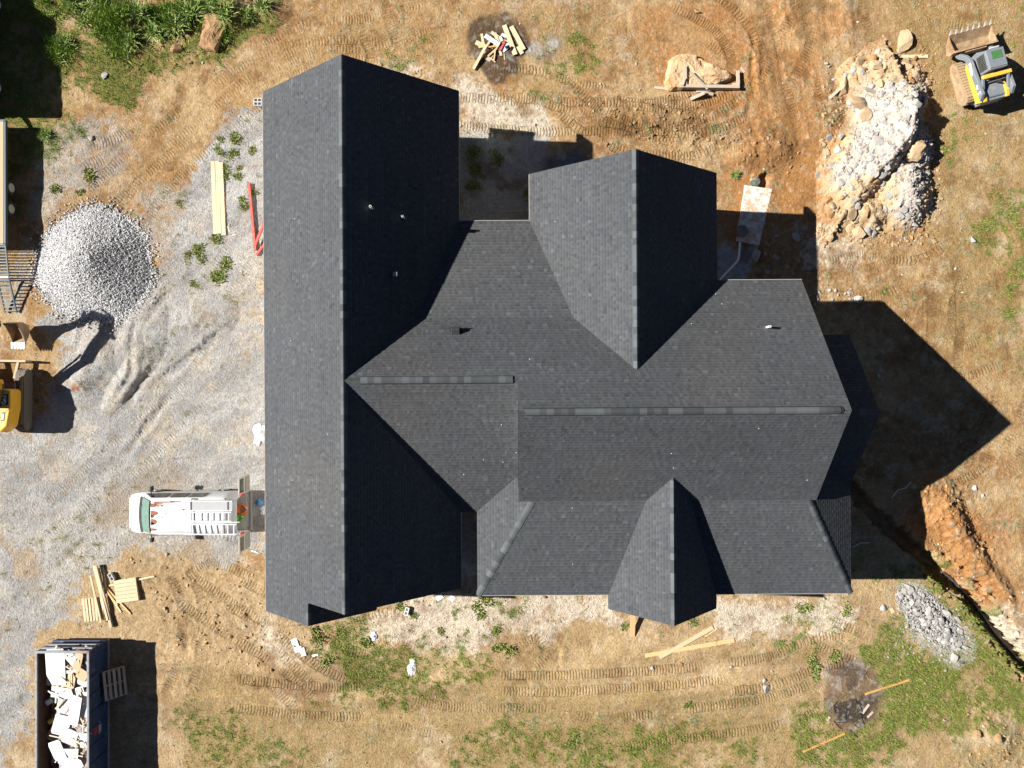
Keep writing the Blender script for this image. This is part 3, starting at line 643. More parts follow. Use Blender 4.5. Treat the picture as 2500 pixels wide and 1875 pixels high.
# an opened window sash on the north wall of the long wing
s = MB(); X0 = -130/U; Y0 = 601/U
for (y0,z0,y1,z1) in ((0.0,1.2,0.0,2.75),(0.62,1.2,0.62,2.75),(0.0,1.2,0.62,1.2),(0.0,2.75,0.62,2.75)):
    s.bar((X0,Y0+y0,z0),(X0,Y0+y1,z1),0.05,0.06, up=(1,0,0))
sash = s.build('window_sash', M_pvc, house)
MB().box(X0,Y0+0.31,1.97,0.008,0.56,1.5).build('pane', mat('sash_glass',(0.80,0.92,0.82),rough=0.02,trans=1.0), sash)
# pipes and vents through the roof
def vent_pipe(px,py,fn,hgt=0.45,r=0.05):
    x = px; y = py; b = hp(x,y,fn(x,y)); m = MB(); n = 14
    m.cyl(b-Vector((0,0,0.05)), b+Vector((0,0,hgt)), r, r, n, cap=False); m.cyl(b+Vector((0,0,hgt)), b+Vector((0,0,0.05)), r*0.8, r*0.8, n, cap=False)
    ring = [b+Vector((math.cos(2*math.pi*i/n)*q,math.sin(2*math.pi*i/n)*q,hgt)) for q in (r,r*0.8) for i in range(n)]
    m.add(ring,[(i,(i+1)%n,n+(i+1)%n,n+i) for i in range(n)])
    o = m.build('vent_pipe', M_pvc, house)
    MB().cyl(b-Vector((0,0,0.02)), b+Vector((0,0,0.07)), r*2.4, r*1.15, 14).build('flashing', M_blackm, o)
def iv(px,py,fn):
    h = 6.5
    for _ in range(12):
        w = W(px,py,h); x = w.x*U; y = -w.y*U; xx = x-0.006*y; yy = y+0.006*x; h = fn(xx,yy)
    return xx,yy
for px,py,fn in ((909,510,fGR),(986,533,fGR),(1871,799,fNS)): vent_pipe(*iv(px,py,fn), fn)
x,y = iv(1113,811,fNS); b = hp(x,y,fNS(x,y))
tl = Matrix.Rotation(math.atan(0.845),3,'X')
rv = MB().box(*(b+Vector((0,0,0.10))),0.36,0.40,0.16,tl).build('roof_vent', M_blackm, house, bevel=0.03)
MB().box(*(b+Vector((0,0,0.018))),0.50,0.56,0.012,tl).build('flange', M_deck, rv)
x,y = iv(962,670,fGR); b = hp(x,y,fGR(x,y)); tl = Matrix.Rotation(math.atan(0.847),3,'Y')
MB().box(*(b+Vector((0.05,0,0.09))),0.17,0.17,0.10,Matrix.Rotation(R(8),3,'Y')).build('roof_vent', mat('galvanised',(0.30,0.31,0.32),rough=0.6), house)

# white plastic nail caps and scraps left on the roof
rd = MB()
for px,py,fn in ((1246,618,fNS),(1117,643,fNS),(1114,665,fNS),(1176,680,fNS),(1064,721,fNS),(1092,690,fNS),(1197,774,fNS),(1293,877,fNS),(1240,740,fNS),(1762,742,fNS),(1747,718,fNS),(1688,790,fNS),(1339,661,fNGL),(1355,541,fNGL),(1224,1037,fCS),(1260,1105,fCS),(1228,1128,fCS),(1132,1158,fCS),(1180,1122,fCS),(1639,1107,fMS),(1644,1142,fMS),(1852,1046,fMS),(1970,1172,fMS),(1397,1240,fSP),(1398,1377,fSP),(720,534,fGL),(710,832,fGL),(714,1172,fGL),(800,1060,fGL)):
    x,y = iv(px,py,fn); b = hp(x,y,fn(x,y)); rd.box(b.x,b.y,b.z+.02,.032,.032,.012)
tag(rd.build('nail_caps', mat('dull_plastic',(0.5,0.5,0.48),rough=.6), house), kind='stuff')
# ---------------------------------------------------------------- vehicles
M_white = mat('white_paint', (0.62,0.62,0.61), rough=0.4, var=0.04, dirt=(0.50,0.46,0.40), dirt_amt=0.12, dirt_scale=2.5)
M_glass = mat('dark_glass', (0.03,0.035,0.03), rough=0.12, var=0.2, scale=3)
M_wind = mat('windshield_glass', (0.10,0.18,0.145), rough=0.3, var=0.35, scale=5)
M_rub = mat('black_rubber', (0.025,0.025,0.025), rough=0.8, var=0.1)
M_trim = mat('beige_trim', (0.36,0.34,0.30), rough=0.7, var=0.05)
M_red = mat('red_lens', (0.55,0.02,0.02), rough=0.25)
M_alu = mat('aluminium', (0.66,0.67,0.68), rough=0.45, metal=0.3, var=0.05)
M_rust = mat('bare_primer', (0.27,0.095,0.06), rough=0.85, var=0.12, scale=12)
M_steel = mat('worn_steel', (0.33,0.32,0.31), rough=0.45, metal=0.7, var=0.1)
M_dirtsteel = mat('rusty_steel', (0.26,0.16,0.085), rough=0.75, var=0.18, scale=5, dirt=(0.40,0.29,0.17), dirt_amt=0.45, dirt_scale=2)
M_tooth = mat('bare_tooth_steel', (0.70,0.69,0.66), rough=0.35, metal=0.4)
def panel(mb_pts, name, m, parent):                     # a thin slab from a quad, pushed outwards a little
    P = [Vector(p) for p in mb_pts]; n = (P[1]-P[0]).cross(P[2]-P[0]).normalized()
    k = len(P); mb = MB().add([p+n*0.012 for p in P]+[p-n*0.02 for p in P], [tuple(range(k)), tuple(range(2*k-1,k-1,-1))]+[(i,(i+1)%k,k+(i+1)%k,k+i) for i in range(k)])
    return mb.build(name, m, parent)
def wheel(parent, c, r, w, axis=(0,1,0), rim=None):
    a = Vector(axis).normalized(); c = Vector(c)
    t = MB().cyl(c-a*w/2, c+a*w/2, r, r, 22).build('tyre', M_rub, parent, bevel=0.03)
    MB().cyl(c-a*(w/2+0.012), c+a*(w/2+0.012), r*0.58, r*0.58, 18).build('rim', rim or M_steel, t)
    return t

# --- cargo van
VC = Vector((-15.77,-6.25,0)); VC.z = gz(VC.x,VC.y)
van = empty('cargo_van', VC, math.pi+R(0.5))
tag(van, 'white cargo van with ladders on its roof and rear doors swung open', 'van')
st = [(-2.82,.97,.85,2.07),(-2.0,1.0,.87,2.10),(-0.6,1.0,.87,2.11),(0.9,1.0,.86,2.10),(1.22,.99,.82,2.05),(1.60,.98,.84,1.66),(1.97,.97,.86,1.27),(2.30,.96,.84,1.18),(2.62,.92,.78,1.06),(2.82,.84,.68,0.92),(2.88,.76,.58,0.74)]
mb = MB(); rows = []
for x,hb,hs,zt in st:
    zb = min(1.08, zt-0.16); half = [(hb-.05,.30),(hb,.52),(hb,zb),((hb*0.45+hs*0.55),(zb+zt-.14)/2),(hs,zt-.12),(hs-.10,zt-.02),(hs*0.5,zt+.012),(0,zt+.02)]
    row = [(x,-y,z) for y,z in half] + [(x,y,z) for y,z in reversed(half[:-1])]
    rows.append(row)
n = len(rows[0]); mb.v = [p for r_ in rows for p in r_]
for i in range(len(rows)-1):
    for j in range(n-1): mb.f.append((i*n+j, i*n+j+1, (i+1)*n+j+1, (i+1)*n+j))
    mb.f.append((i*n+n-1, i*n, (i+1)*n, (i+1)*n+n-1))
mb.f.append(tuple((len(rows)-1)*n+j for j in range(n)))
body = mb.build('body', M_white, van, smooth=True)
body.modifiers.new('edge','EDGE_SPLIT').split_angle = R(38)
sol = body.modifiers.new('thick','SOLIDIFY'); sol.thickness = 0.04; sol.offset = -1
MB().box(-1.3,0,0.62,2.95,1.80,0.06).build('cargo_floor', M_trim, van)
MB().box(0.15,0,1.3,0.05,1.66,1.40).build('partition', M_trim, van)
fl = MB().box(-2.93,0,0.52,0.16,1.92,0.20).build('rear_bumper', M_steel, van, bevel=0.04)
MB().box(2.86,0,0.52,0.12,1.70,0.22).build('front_bumper', M_steel, van, bevel=0.05)
ws = MB(); K = 8
for i in range(K+1):
    y = -0.80+1.6*i/K; b = 0.05*(1-(y/.8)**2)
    ws.v += [(1.93+b*1.6,y*1.02,1.335),(1.27+b*.8,y*0.94,2.035)]
ws.f = [(2*i,2*i+2,2*i+3,2*i+1) for i in range(K)]
w_ = ws.build('windshield', M_wind, van); w_.modifiers.new('t','SOLIDIFY').thickness = 0.02; w_.location = (0.02,0,0.02)
cw = MB()
for i in range(K+1):
    y = -0.86+1.72*i/K; b = 0.06*(1-(y/.86)**2); cw.v += [(2.10+b*1.6,y,1.285),(1.96+b*1.6,y,1.335)]
cw.f = [(2*i,2*i+2,2*i+3,2*i+1) for i in range(K)]
c_ = cw.build('wiper_cowl', M_rub, van); c_.modifiers.new('t','SOLIDIFY').thickness = 0.02
MB().bar((2.08,-0.55,1.33),(1.93,0.02,1.36),0.02,0.02).bar((2.08,0.1,1.33),(1.93,0.62,1.36),0.02,0.02).build('wiper', M_rub, c_)
for s in (-1,1):
    def sw(x0,x1,xt0,xt1,nm):
        z0,z1 = 1.22,1.86
        def P(x,z):
            t = (z-1.08)/(1.98-1.08); return (x, s*(1.0*(1-t)+0.865*t+0.004), z)
        q = [P(x0,z0),P(x1,z0),P(xt1,z1),P(xt0,z1)]
        panel(q if s > 0 else q[::-1], nm, M_glass, van)
    sw(0.62,1.86,0.62,1.30,'side_window'); sw(-0.32,0.48,-0.30,0.40,'side_window'); sw(-1.20,-0.46,-1.14,-0.44,'side_window')
    MB().bar((1.62,s*0.98,1.22),(1.58,s*1.20,1.26),0.05,0.05).box(1.56,s*1.24,1.27,0.10,0.20,0.26).build('mirror', M_rub, van, bevel=0.02)
    for wx in (1.72,-1.62): wheel(van,(wx,s*0.90,0.36),0.36,0.24)
    d_ = MB().box(-2.86,s*1.38,1.22,0.06,0.84,1.40).build('rear_door', M_trim, van, bevel=0.03)
    MB().box(-2.895,s*1.38,1.60,0.02,0.66,0.46).build('door_window', M_glass, d_)
    MB().box(-2.905,s*1.38,0.88,0.03,0.70,0.56).build('door_liner', mat('door_liner',(0.22,0.21,0.19),rough=0.8,var=0.1), d_)
    MB().box(-2.86,s*0.93,1.45,0.08,0.12,0.34).build('tail_light', M_red, van, bevel=0.02)
    MB().box(2.80,s*0.62,0.80,0.10,0.26,0.20).build('headlight', M_alu, van, bevel=0.03)
# worn paint behind the windshield and along the roof edge
pw = MB(); r = random.Random(5)
for cy,wd,ln in ((-.55,.10,.22),(-.18,.13,.34),(-.05,.06,.12),(.22,.14,.30),(.30,.07,.14),(.58,.06,.20),(.0,.04,.08)):
    pts = [(1.20,cy-wd)]+[(1.20-ln*math.sin(math.pi*k/8)*(1+r.uniform(-.15,.15)), cy-wd*math.cos(math.pi*k/8)) for k in range(1,8)]+[(1.20,cy+wd)]
    MB().prism(pts, 2.07, 2.123).build('paint_wear', M_rust, van)
for x0,x1,y,w in ((0.1,1.05,-.70,.035),(0.65,1.05,-.62,.05),(-.2,.3,-.72,.03)): MB().prism([(x0,y-w/2),(x1,y-w),(x1,y+w),(x0,y+w/2)],2.03,2.105).build('paint_wear', M_rust, van)
for k in range(7):
    x = r.uniform(-0.4,0.9); y = r.uniform(-.55,.6); q = r.uniform(.02,.05); pw.prism([(x+q*math.cos(a)*1.6,y+q*math.sin(a)) for a in [i*math.pi/3 for i in range(6)]],2.08,2.127)
tag(pw.build('paint_specks', M_rust, van), kind='stuff')
for x in (-0.74,-2.29): MB().bar((x,-0.86,2.20),(x,0.86,2.20),0.05,0.05).bar((x,-.84,2.0),(x,-.84,2.2),.05,.05).bar((x,.84,2.0),(x,.84,2.2),.05,.05).build('roof_rack', M_steel, van)
MB().bar((-2.35,-0.80,2.20),(-0.68,-0.80,2.20),0.03,0.03).build('roof_rack', M_steel, van)
VZ = VC.z
def ladder(x0,x1,y0,y1,z,label,nr):
    o = empty('ladder', ((x0+x1)/2,(y0+y1)/2,z))
    for y in (y0,y1): MB().bar((-(x1-x0)/2,y-(y0+y1)/2,0),((x1-x0)/2,y-(y0+y1)/2,0),0.045,0.08).build('rail', M_alu, o)
    me = None
    for k in range(nr):
        x = x0+0.12+(x1-x0-0.24)*k/(nr-1)
        if me is None: me = MB().cyl((0,y0-(y0+y1)/2,0),(0,y1-(y0+y1)/2,0),0.022,n=8).build('rung', M_alu, o).data; o.children[-1].location.x = x-(x0+x1)/2
        else: link('rung', me, o, (x-(x0+x1)/2,0,0))
    tag(o, label, 'ladder', 'ladders tied on the van roof'); return o
ladder(-14.99,-13.10,-6.40,-5.98,VZ+2.36,'shorter aluminium ladder lying on the middle of the white van roof',7)
ladder(-15.32,-12.88,-7.02,-6.56,VZ+2.30,'longer aluminium ladder on the van roof edge beside the driver mirror',9)
wb = empty('scaffold_plank', (-14.05,-5.69,VZ+2.262)); tag(wb,'wide white scaffold plank strapped on the van roof rack','plank')
MB().box(0,0,0.03,1.95,0.44,0.045).build('deck', mat('grey_deck',(0.33,0.33,0.33),rough=.6,var=.08), wb); MB().box(-.0,-.215,0.035,1.95,0.03,0.075).build('side_rail', M_alu, wb); MB().box(0,.215,0.035,1.95,0.03,0.075).build('side_rail', M_alu, wb)
for x in (-.95,.78): MB().box(x,0,.062,.06,.47,.012).build('strap', mat('strap_web',(0.10,0.08,0.07),rough=.9), wb)
tag(MB().cyl((-15.7,-6.52,VZ+2.235),(-12.75,-6.47,VZ+2.255),0.022,n=8).build('conduit_pole', M_alu), 'thin pale pole lying between the two ladders on the van','pole')
og = MB(); r = random.Random(3)
for k in range(5): og.tube([(-13.1+.18*math.cos(a)*(1+.1*k)-.03*k,-6.18+.22*math.sin(a)+.02*k,VZ+.70+.03*k) for a in [i*.5 for i in range(13)]],0.025,6)
tag(og.build('extension_cord', mat('orange_cord',(0.65,0.16,0.03),rough=.6)),'orange cord coiled on the floor inside the open rear of the van','cord')
gh = MB()
for k in range(4): gh.tube([(-13.25+.12*math.cos(a)-.02*k,-6.55+.16*math.sin(a),VZ+.69+.025*k) for a in [i*.5 for i in range(13)]],0.022,6)
tag(gh.build('hose', mat('green_hose',(0.16,0.45,0.05),rough=.5)),'bright green hose coiled inside the open rear of the van','hose')

# --- compact track loader
M_grey = mat('loader_grey', (0.165,0.185,0.205), rough=0.5, var=0.08, dirt=(0.30,0.25,0.19), dirt_amt=0.12)
M_yel = mat('loader_yellow', (0.70,0.40,0.05), rough=0.5, var=0.08, dirt=(0.55,0.38,0.16), dirt_amt=0.18)
M_trk = mat('dusty_track', (0.30,0.215,0.125), rough=0.95, var=0.15, scale=9)
M_decal = mat('white_decal', (0.85,0.85,0.83), rough=0.5)
LC = Vector((22.9,15.0,0)); LC.z = gz(LC.x,LC.y)
ldr = empty('track_loader', LC, R(15)); tag(ldr, 'yellow and grey compact track loader with a wide toothed bucket', 'loader')
def crawler(parent, x, w, prof, lugs=34, m=None, lh=0.03):
    """rubber track around a closed profile in (y,z)"""
    m = m or M_trk; o = MB().prism(prof, x-w/2, x+w/2, 'x').build('track', m, parent)
    pts = [Vector((0,a,b)) for a,b in prof]; per = [(pts[(i+1)%len(pts)]-pts[i]).length for i in range(len(pts))]; tot = sum(per)
    lug = MB(); cen = Vector((0,sum(a for a,b in prof)/len(prof),sum(b for a,b in prof)/len(prof)))
    for k in range(lugs):
        s_ = tot*k/lugs; i = 0
        while s_ > per[i]: s_ -= per[i]; i += 1
        p = pts[i].lerp(pts[(i+1)%len(pts)], s_/per[i]); d = (pts[(i+1)%len(pts)]-pts[i]).normalized(); nn = Vector((0,-d.z,d.y))
        if nn.dot(p-cen) < 0: nn = -nn
        M = Matrix((Vector((1,0,0)),d,nn)).transposed()
        for sx in (-1,1): lug.box(x+sx*w*0.26,p.y,p.z,w*0.44,tot/lugs*0.5,lh*2,M)
    lug.build('lug', m, o); return o
prof = [(-0.80,0.03),(0.72,0.03),(0.96,0.14),(1.05,0.32),(0.98,0.50),(0.80,0.60),(0.2,0.66),(-0.55,0.78),(-0.80,0.80),(-1.0,0.70),(-1.08,0.50),(-1.02,0.22)]
for s in (-1,1):
    t_ = crawler(ldr, s*0.72, 0.42, prof)
    MB().prism([(-0.75,0.14),(0.7,0.14),(0.9,0.32),(0.75,0.48),(-0.5,0.62),(-0.85,0.6),(-0.92,0.4)], s*0.72-0.19, s*0.72+0.225*s if s>0 else s*0.72-0.225, 'x').build('roller_frame', M_dirtsteel, t_)
MB().prism([(-1.15,0.25),(0.95,0.25),(1.05,0.55),(0.95,1.0),(-1.25,1.0)], -0.48, 0.48, 'x').build('chassis', M_grey, ldr, bevel=0.03)
for s in (-1,1):
    MB().prism([(-1.25,0.80),(0.55,0.72),(0.85,0.95),(0.75,1.12),(-0.55,1.30),(-1.05,1.52),(-1.38,1.42)], s*0.56-0.09, s*0.56+0.09, 'x').build('side_panel', M_yel, ldr, bevel=0.03)
    arm = MB().prism([(-1.32,1.42),(-1.05,1.70),(0.75,1.48),(1.05,1.25),(1.42,0.70),(1.30,0.55),(1.10,0.72),(0.85,1.12),(0.55,1.24),(-0.95,1.40)], s*0.76-0.085, s*0.76+0.085, 'x').build('boom_arm', M_grey, ldr, bevel=0.025)
    MB().cyl((s*0.60,-0.35,1.02),(s*0.60,0.95,1.05),0.05,n=12).build('cylinder', M_steel, ldr)
    # lettering on the sloping outer side
    Mx = Matrix.Translation((s*0.852,0.40,1.40)) @ Matrix(((0,0,s,0),(-s*-1,0,0,0),(0,1,0,0),(0,0,0,1))) if False else None
    F3 = Matrix((Vector((0,s,0)),Vector((0,0,1)),Vector((s,0,0)))).transposed().to_4x4()
    text_mesh('DEERE',0.21,M_decal,arm,Matrix.Translation((s*0.848,0.30,1.395)) @ Matrix.Rotation(-s*R(7),4,'X') @ F3,bold=True)
    text_mesh('333',0.15,M_decal,arm,Matrix.Translation((s*0.848,-0.62,1.50)) @ Matrix.Rotation(-s*R(7),4,'X') @ F3,bold=True)
    lg = MB(); 
    for k in range(20):
        a0,a1 = 2*math.pi*k/20,2*math.pi*(k+1)/20; lg.bar((s*0.849,-0.93+.085*math.cos(a0),1.54+.085*math.sin(a0)),(s*0.849,-0.93+.085*math.cos(a1),1.54+.085*math.sin(a1)),.006,.016,up=(1,0,0))
    lg.bar((s*.849,-.97,1.50),(s*.849,-.90,1.57),.006,.022,up=(1,0,0)).bar((s*.849,-.90,1.57),(s*.849,-.88,1.60),.006,.014,up=(1,0,0)).bar((s*.849,-.96,1.51),(s*.849,-.94,1.47),.006,.012,up=(1,0,0))
    lg.build('emblem', M_decal, arm)
cab = MB().prism([(-0.10,1.0),(0.95,1.0),(1.00,1.45),(0.80,2.04),(-0.12,2.06)], -0.44, 0.44, 'x').build('cab', M_grey, ldr, bevel=0.04)
MB().box(0.0,0.38,2.075,0.84,0.86,0.03).build('cab_roof', M_grey, cab, bevel=0.015)
MB().box(0.03,0.52,2.098,0.50,0.36,0.015).build('roof_window', mat('green_tint_glass',(0.06,0.16,0.05),rough=.2,var=.25,scale=9), cab)
for s in (-1,1):
    g = MB().box(s*0.452,0.38,1.66,0.015,0.72,0.52).build('side_screen', M_glass, cab)
    for k in range(9): MB().box(s*0.462,0.06+0.08*k,1.66,0.012,0.018,0.52).build('screen_bar', M_steel, g)
MB().prism([(0.985,1.15),(1.0,1.44),(0.84,1.92),(0.82,1.92),(0.95,1.15)], -0.36, 0.36, 'x').build('front_glass', M_glass, cab)
MB().bar((-0.2,0.88,2.05),(0.25,0.88,2.05),.05,.05).build('work_light_bar', M_alu, cab)
cb = MB().box(0.05,-0.30,1.72,1.42,0.20,0.16).build('crossmember', M_yel, ldr, bevel=0.03)
for s in (-1,1): MB().bar((s*.62,-1.25,1.35),(s*.62,-.32,1.72),.12,.12).build('tower', M_grey, ldr, bevel=.02)
MB().box(0,-0.82,1.18,1.02,0.85,0.46).build('engine_hood', M_grey, ldr, bevel=0.10, seg=4)
MB().bar((-0.5,-0.55,1.50),(0.55,-0.50,1.52),.05,.05).build('hydraulic_tube', M_steel, ldr)
MB().cyl((0.22,-0.62,1.38),(0.22,-0.62,1.62),0.05,n=12).build('exhaust', M_rub, ldr)
for s in (-1,1): MB().tube([(s*.30,-.15,1.5),(s*.42,-.45,1.46),(s*.46,-.8,1.3),(s*.40,-1.1,1.05)],0.03,7).build('hose', M_rub, ldr)
MB().box(0,-1.26,0.95,1.10,0.18,0.75).build('rear_door', M_grey, ldr, bevel=0.03)
MB().box(0,1.36,0.72,1.05,0.12,0.45).build('quick_coupler', M_dirtsteel, ldr)
# bucket, rolled back: floor towards the front, open on top
bk = MB(); BW = 1.07; pr = [(1.42,0.98),(1.40,0.52),(1.55,0.34),(1.95,0.50),(2.32,0.86),(2.30,0.89),(1.94,0.55),(1.57,0.40),(1.46,0.55),(1.48,0.98)]
bk.prism(pr,-BW,BW,'x'); bucket = bk.build('bucket', M_dirtsteel, ldr)
for s in (-1,1): MB().prism([(1.42,0.98),(1.40,0.52),(1.55,0.34),(1.95,0.50),(2.32,0.86),(1.95,0.86)], s*BW-0.02, s*BW+0.02,'x').build('bucket_side', M_dirtsteel, bucket)
for k in range(8):
    x = -BW+0.06+(2*BW-0.12)*k/7
    MB().add([(x-.04,2.24,.78),(x+.04,2.24,.78),(x+.04,2.30,.92),(x-.04,2.30,.92),(x-.022,2.50,1.01),(x+.022,2.50,1.01)],[(0,1,5,4),(3,2,5,4),(0,3,4),(1,2,5),(0,1,2,3)]).build('tooth', M_tooth, bucket)
MB().box(0,1.405,0.99,2*BW+.04,0.06,0.05).build('bucket_rim', M_dirtsteel, bucket)

# --- excavator (its right side reaches into the photograph)
M_cat = mat('excavator_yellow', (0.80,0.42,0.03), rough=0.4, var=0.05, dirt=(0.55,0.36,0.14), dirt_amt=0.12)
M_xtrk = mat('steel_track', (0.15,0.125,0.095), rough=0.85, var=0.2, scale=7)
EC = Vector((-25.05,-0.72,0)); EC.z = gz(EC.x+1.0,EC.y)
ex = empty('excavator', EC, R(-1)); tag(ex, 'yellow excavator at the left edge with its bucket resting near the gravel', 'excavator')
xp = [(-1.25,0.02),(1.15,0.02),(1.40,0.16),(1.48,0.36),(1.38,0.56),(1.15,0.66),(-1.2,0.66),(-1.45,0.54),(-1.53,0.34),(-1.45,0.14)]
for s in (-1,1):
    t_ = crawler(ex, s*0.93, 0.45, xp, 44, M_xtrk, 0.022)
    MB().box(s*1.02,-0.05,0.655,0.16,2.35,0.09).build('track_guard', mat('dusty_frame',(0.30,0.215,0.12),rough=.8,var=.1), t_, bevel=.02)
    MB().cyl((s*1.18,1.12,0.34),(s*1.10,1.12,0.34),.24,n=18).build('sprocket', M_xtrk, t_); MB().cyl((s*1.18,-1.18,0.34),(s*1.10,-1.18,0.34),.24,n=18).build('idler', M_xtrk, t_)
MB().box(0,0,0.55,1.5,1.6,0.45).build('undercarriage', M_xtrk, ex)
MB().box(0.02,1.86,0.36,2.25,0.10,0.46).bar((-.55,1.0,.45),(-.7,1.85,.4),.12,.14).bar((.55,1.0,.45),(.7,1.85,.4),.12,.14).build('dozer_blade', mat('dusty_blade',(0.42,0.32,0.20),rough=.7,var=.12), ex)
hs = MB().prism([(-1.10,-1.25),(-0.75,-1.55),(0.75,-1.55),(1.02,-1.28),(1.16,-0.45),(1.16,0.42),(1.0,0.50),(0.30,0.50),(0.30,0.95),(-1.10,0.95)],0.82,1.62).build('upper_house', M_cat, ex, bevel=0.10, seg=4)
MB().prism([(-1.05,-1.28),(-0.72,-1.60),(0.72,-1.60),(0.98,-1.30),(1.0,-1.0),(-1.0,-1.0)],0.86,1.30).build('counterweight', M_cat, ex, bevel=0.08)
cbx = MB().prism([(0.92,0.95),(0.97,2.0),(0.80,2.55),(-0.55,2.55),(-0.60,0.95)],-1.08,-0.12,'x')
cbx = MB(); cbx.prism([(-0.35,1.6),(0.92,1.6),(0.95,2.1),(0.75,2.55),(-0.35,2.55)],-1.08,-0.15,'x'); xc = cbx.build('cab', M_glass, ex, bevel=0.04); MB().box(-0.615,0.2,2.56,0.95,1.1,0.05).build('cab_roof', M_cat, xc)
MB().box(0.80,0.35,1.635,.05,.9,.04).build('hand_rail', M_xtrk, ex)
TZ = 1.630
dec = MB().prism([(0.62,-0.33),(1.06,-0.25),(1.04,0.28),(0.78,0.22)],TZ,TZ+0.006).build('decal', M_blackm, hs)
text_mesh('CAT',0.24,M_decal,hs,Matrix.Translation((0.86,-0.02,TZ+0.008)) @ Matrix.Rotation(R(82),4,'Z'),bold=True)
MB().prism([(0.80,-0.14),(1.00,-0.11),(0.90,0.02)],TZ+0.0065,TZ+0.008).build('decal', mat('decal_yellow',(0.85,0.5,0.03),rough=.5), hs)
MB().prism([(0.70,-1.05),(0.86,-1.03),(0.90,-0.60),(0.74,-0.62)],TZ,TZ+0.006).build('decal', M_blackm, hs)
text_mesh('308E',0.15,M_decal,hs,Matrix.Translation((0.80,-0.83,TZ+0.008)) @ Matrix.Rotation(R(84),4,'Z'),bold=True)
MB().bar((0.40,-1.15,TZ+.002),(1.10,-.42,TZ+.002),.012,.006).build('panel_seam', M_xtrk, hs)
# boom, stick and bucket
bp = [(0.10,0.85,1.5),(-0.55,2.2,3.4),(-0.9,3.7,4.3),(-1.1,4.6,4.25)]
bm_ = MB()
for a,b,w in zip(bp[:-1],bp[1:],(0.42,0.46,0.36)): bm_.bar(a,b,0.30,w)
bm_.build('boom', M_cat, ex, bevel=.02)
MB().bar((-1.1,4.65,4.25),(0.15,3.65,1.75),0.22,0.28).build('stick', M_cat, ex, bevel=.02)
MB().cyl((0.05,1.0,1.35),(-0.55,2.5,3.1),0.06).build('boom_cylinder', M_steel, ex); MB().cyl((-0.8,3.4,4.55),(-1.0,4.9,4.5),0.055).build('stick_cylinder', M_steel, ex); MB().cyl((-.75,4.7,3.6),(.1,3.9,2.1),0.045).build('bucket_cylinder', M_steel, ex)
lk = MB().bar((0.15,3.65,1.8),(0.42,3.55,1.35),0.16,0.16).bar((0.1,3.85,1.9),(0.45,3.7,1.4),.1,.1).tube([(-.1,3.8,2.2),(.05,3.95,1.95),(.2,3.85,1.6),(.38,3.7,1.45)],.03,7).build('linkage', M_xtrk, ex)
bs = MB(); pb = [(3.98,1.42),(4.08,0.95),(3.98,0.58),(3.70,0.42),(3.34,0.52),(3.05,0.72),(3.07,0.76),(3.36,0.57),(3.69,0.48),(3.93,0.62),(4.02,0.95),(3.9,1.40)]
bs.prism(pb,0.42,1.05,'x'); xb = bs.build('bucket', M_dirtsteel, ex); xb.location = (0.08,-0.33,-0.12)
for x in (0.42,1.05): MB().prism([(3.98,1.42),(4.08,0.95),(3.98,0.58),(3.70,0.42),(3.34,0.52),(3.05,0.74),(3.45,0.95),(3.75,1.2)],x-.02,x+.02,'x').build('bucket_side', M_dirtsteel, xb)
for k in range(5):
    x = 0.45+0.57*k/4; MB().add([(x-.05,3.12,.64),(x+.05,3.12,.64),(x+.05,3.10,.80),(x-.05,3.10,.80),(x-.03,2.78,.80),(x+.03,2.78,.80)],[(0,1,5,4),(3,2,5,4),(0,3,4),(1,2,5),(0,1,2,3)]).build('tooth', M_tooth, xb)

# --- equipment trailer with ladder ramps
TC = Vector((-25.92,0,0)); tx = -24.66
tr = empty('equipment_trailer', (tx-1.15,9.8,gz(-24.5,8.5)), 0); tag(tr, 'flatbed equipment trailer with wooden deck and two folding ladder ramps', 'trailer')
M_wood_w = mat('weathered_wood', (0.46,0.34,0.21), rough=0.85, var=0.14, scale=4, rand=0.25, stretch=(8,0.8,8))
M_tframe = mat('trailer_frame', (0.06,0.085,0.10), rough=0.5, var=0.1)
fz = 0.86
fr = MB().box(1.13,0,fz-.06,0.10,6.0,0.16).box(-1.13,0,fz-.06,0.10,6.0,0.16).box(0,3.0,fz-.06,2.3,0.12,0.16).box(0,-3.0,fz-.06,2.3,0.12,0.16)
for k in range(6): fr.box(0,-2.5+k,fz-.1,2.2,.08,.08)
fr.bar((-.8,3,fz-.1),(0,4.7,.55),.1,.14).bar((.8,3,fz-.1),(0,4.7,.55),.1,.14)
frame = fr.build('frame', M_tframe, tr)
MB().bar((1.19,-3,fz+.02),(1.19,3,fz+.02),.02,.05).build('rub_rail', M_tframe, frame)
for k in range(9): MB().box(-0.98+0.245*k,0,fz+.015,0.232,5.9,0.04).build('deck_plank', M_wood_w, tr)
for y in (0.42,-0.62):
    for s in (-1,1): wheel(tr,(s*1.02,y-.55,0.38),0.38,0.24,(1,0,0),mat('cream_rim',(0.50,0.44,0.34),rough=.6))
def slat_ramp(y0,z0,y1,z1,x0,x1,n,parent):
    rp = MB().bar((x0,y0,z0),(x0,y1,z1),.05,.07)
    o = rp.build('ramp', M_tframe, parent); MB().bar((x1,y0,z0),(x1,y1,z1),.05,.07).build('ramp_rail', M_tframe, o)
    for k in range(n):
        t = (k+.5)/n; MB().box((x0+x1)/2,y0+(y1-y0)*t,z0+(z1-z0)*t+.01,x1-x0,.055,.05).build('ramp_slat', M_tframe, o)
slat_ramp(-3.05,fz,-4.55,0.62,-1.12,1.17,10,tr)
slat_ramp(-4.62,0.60,-6.25,0.04,0.60,1.17,9,tr); slat_ramp(-4.62,0.60,-6.25,0.04,-1.17,-0.60,9,tr)
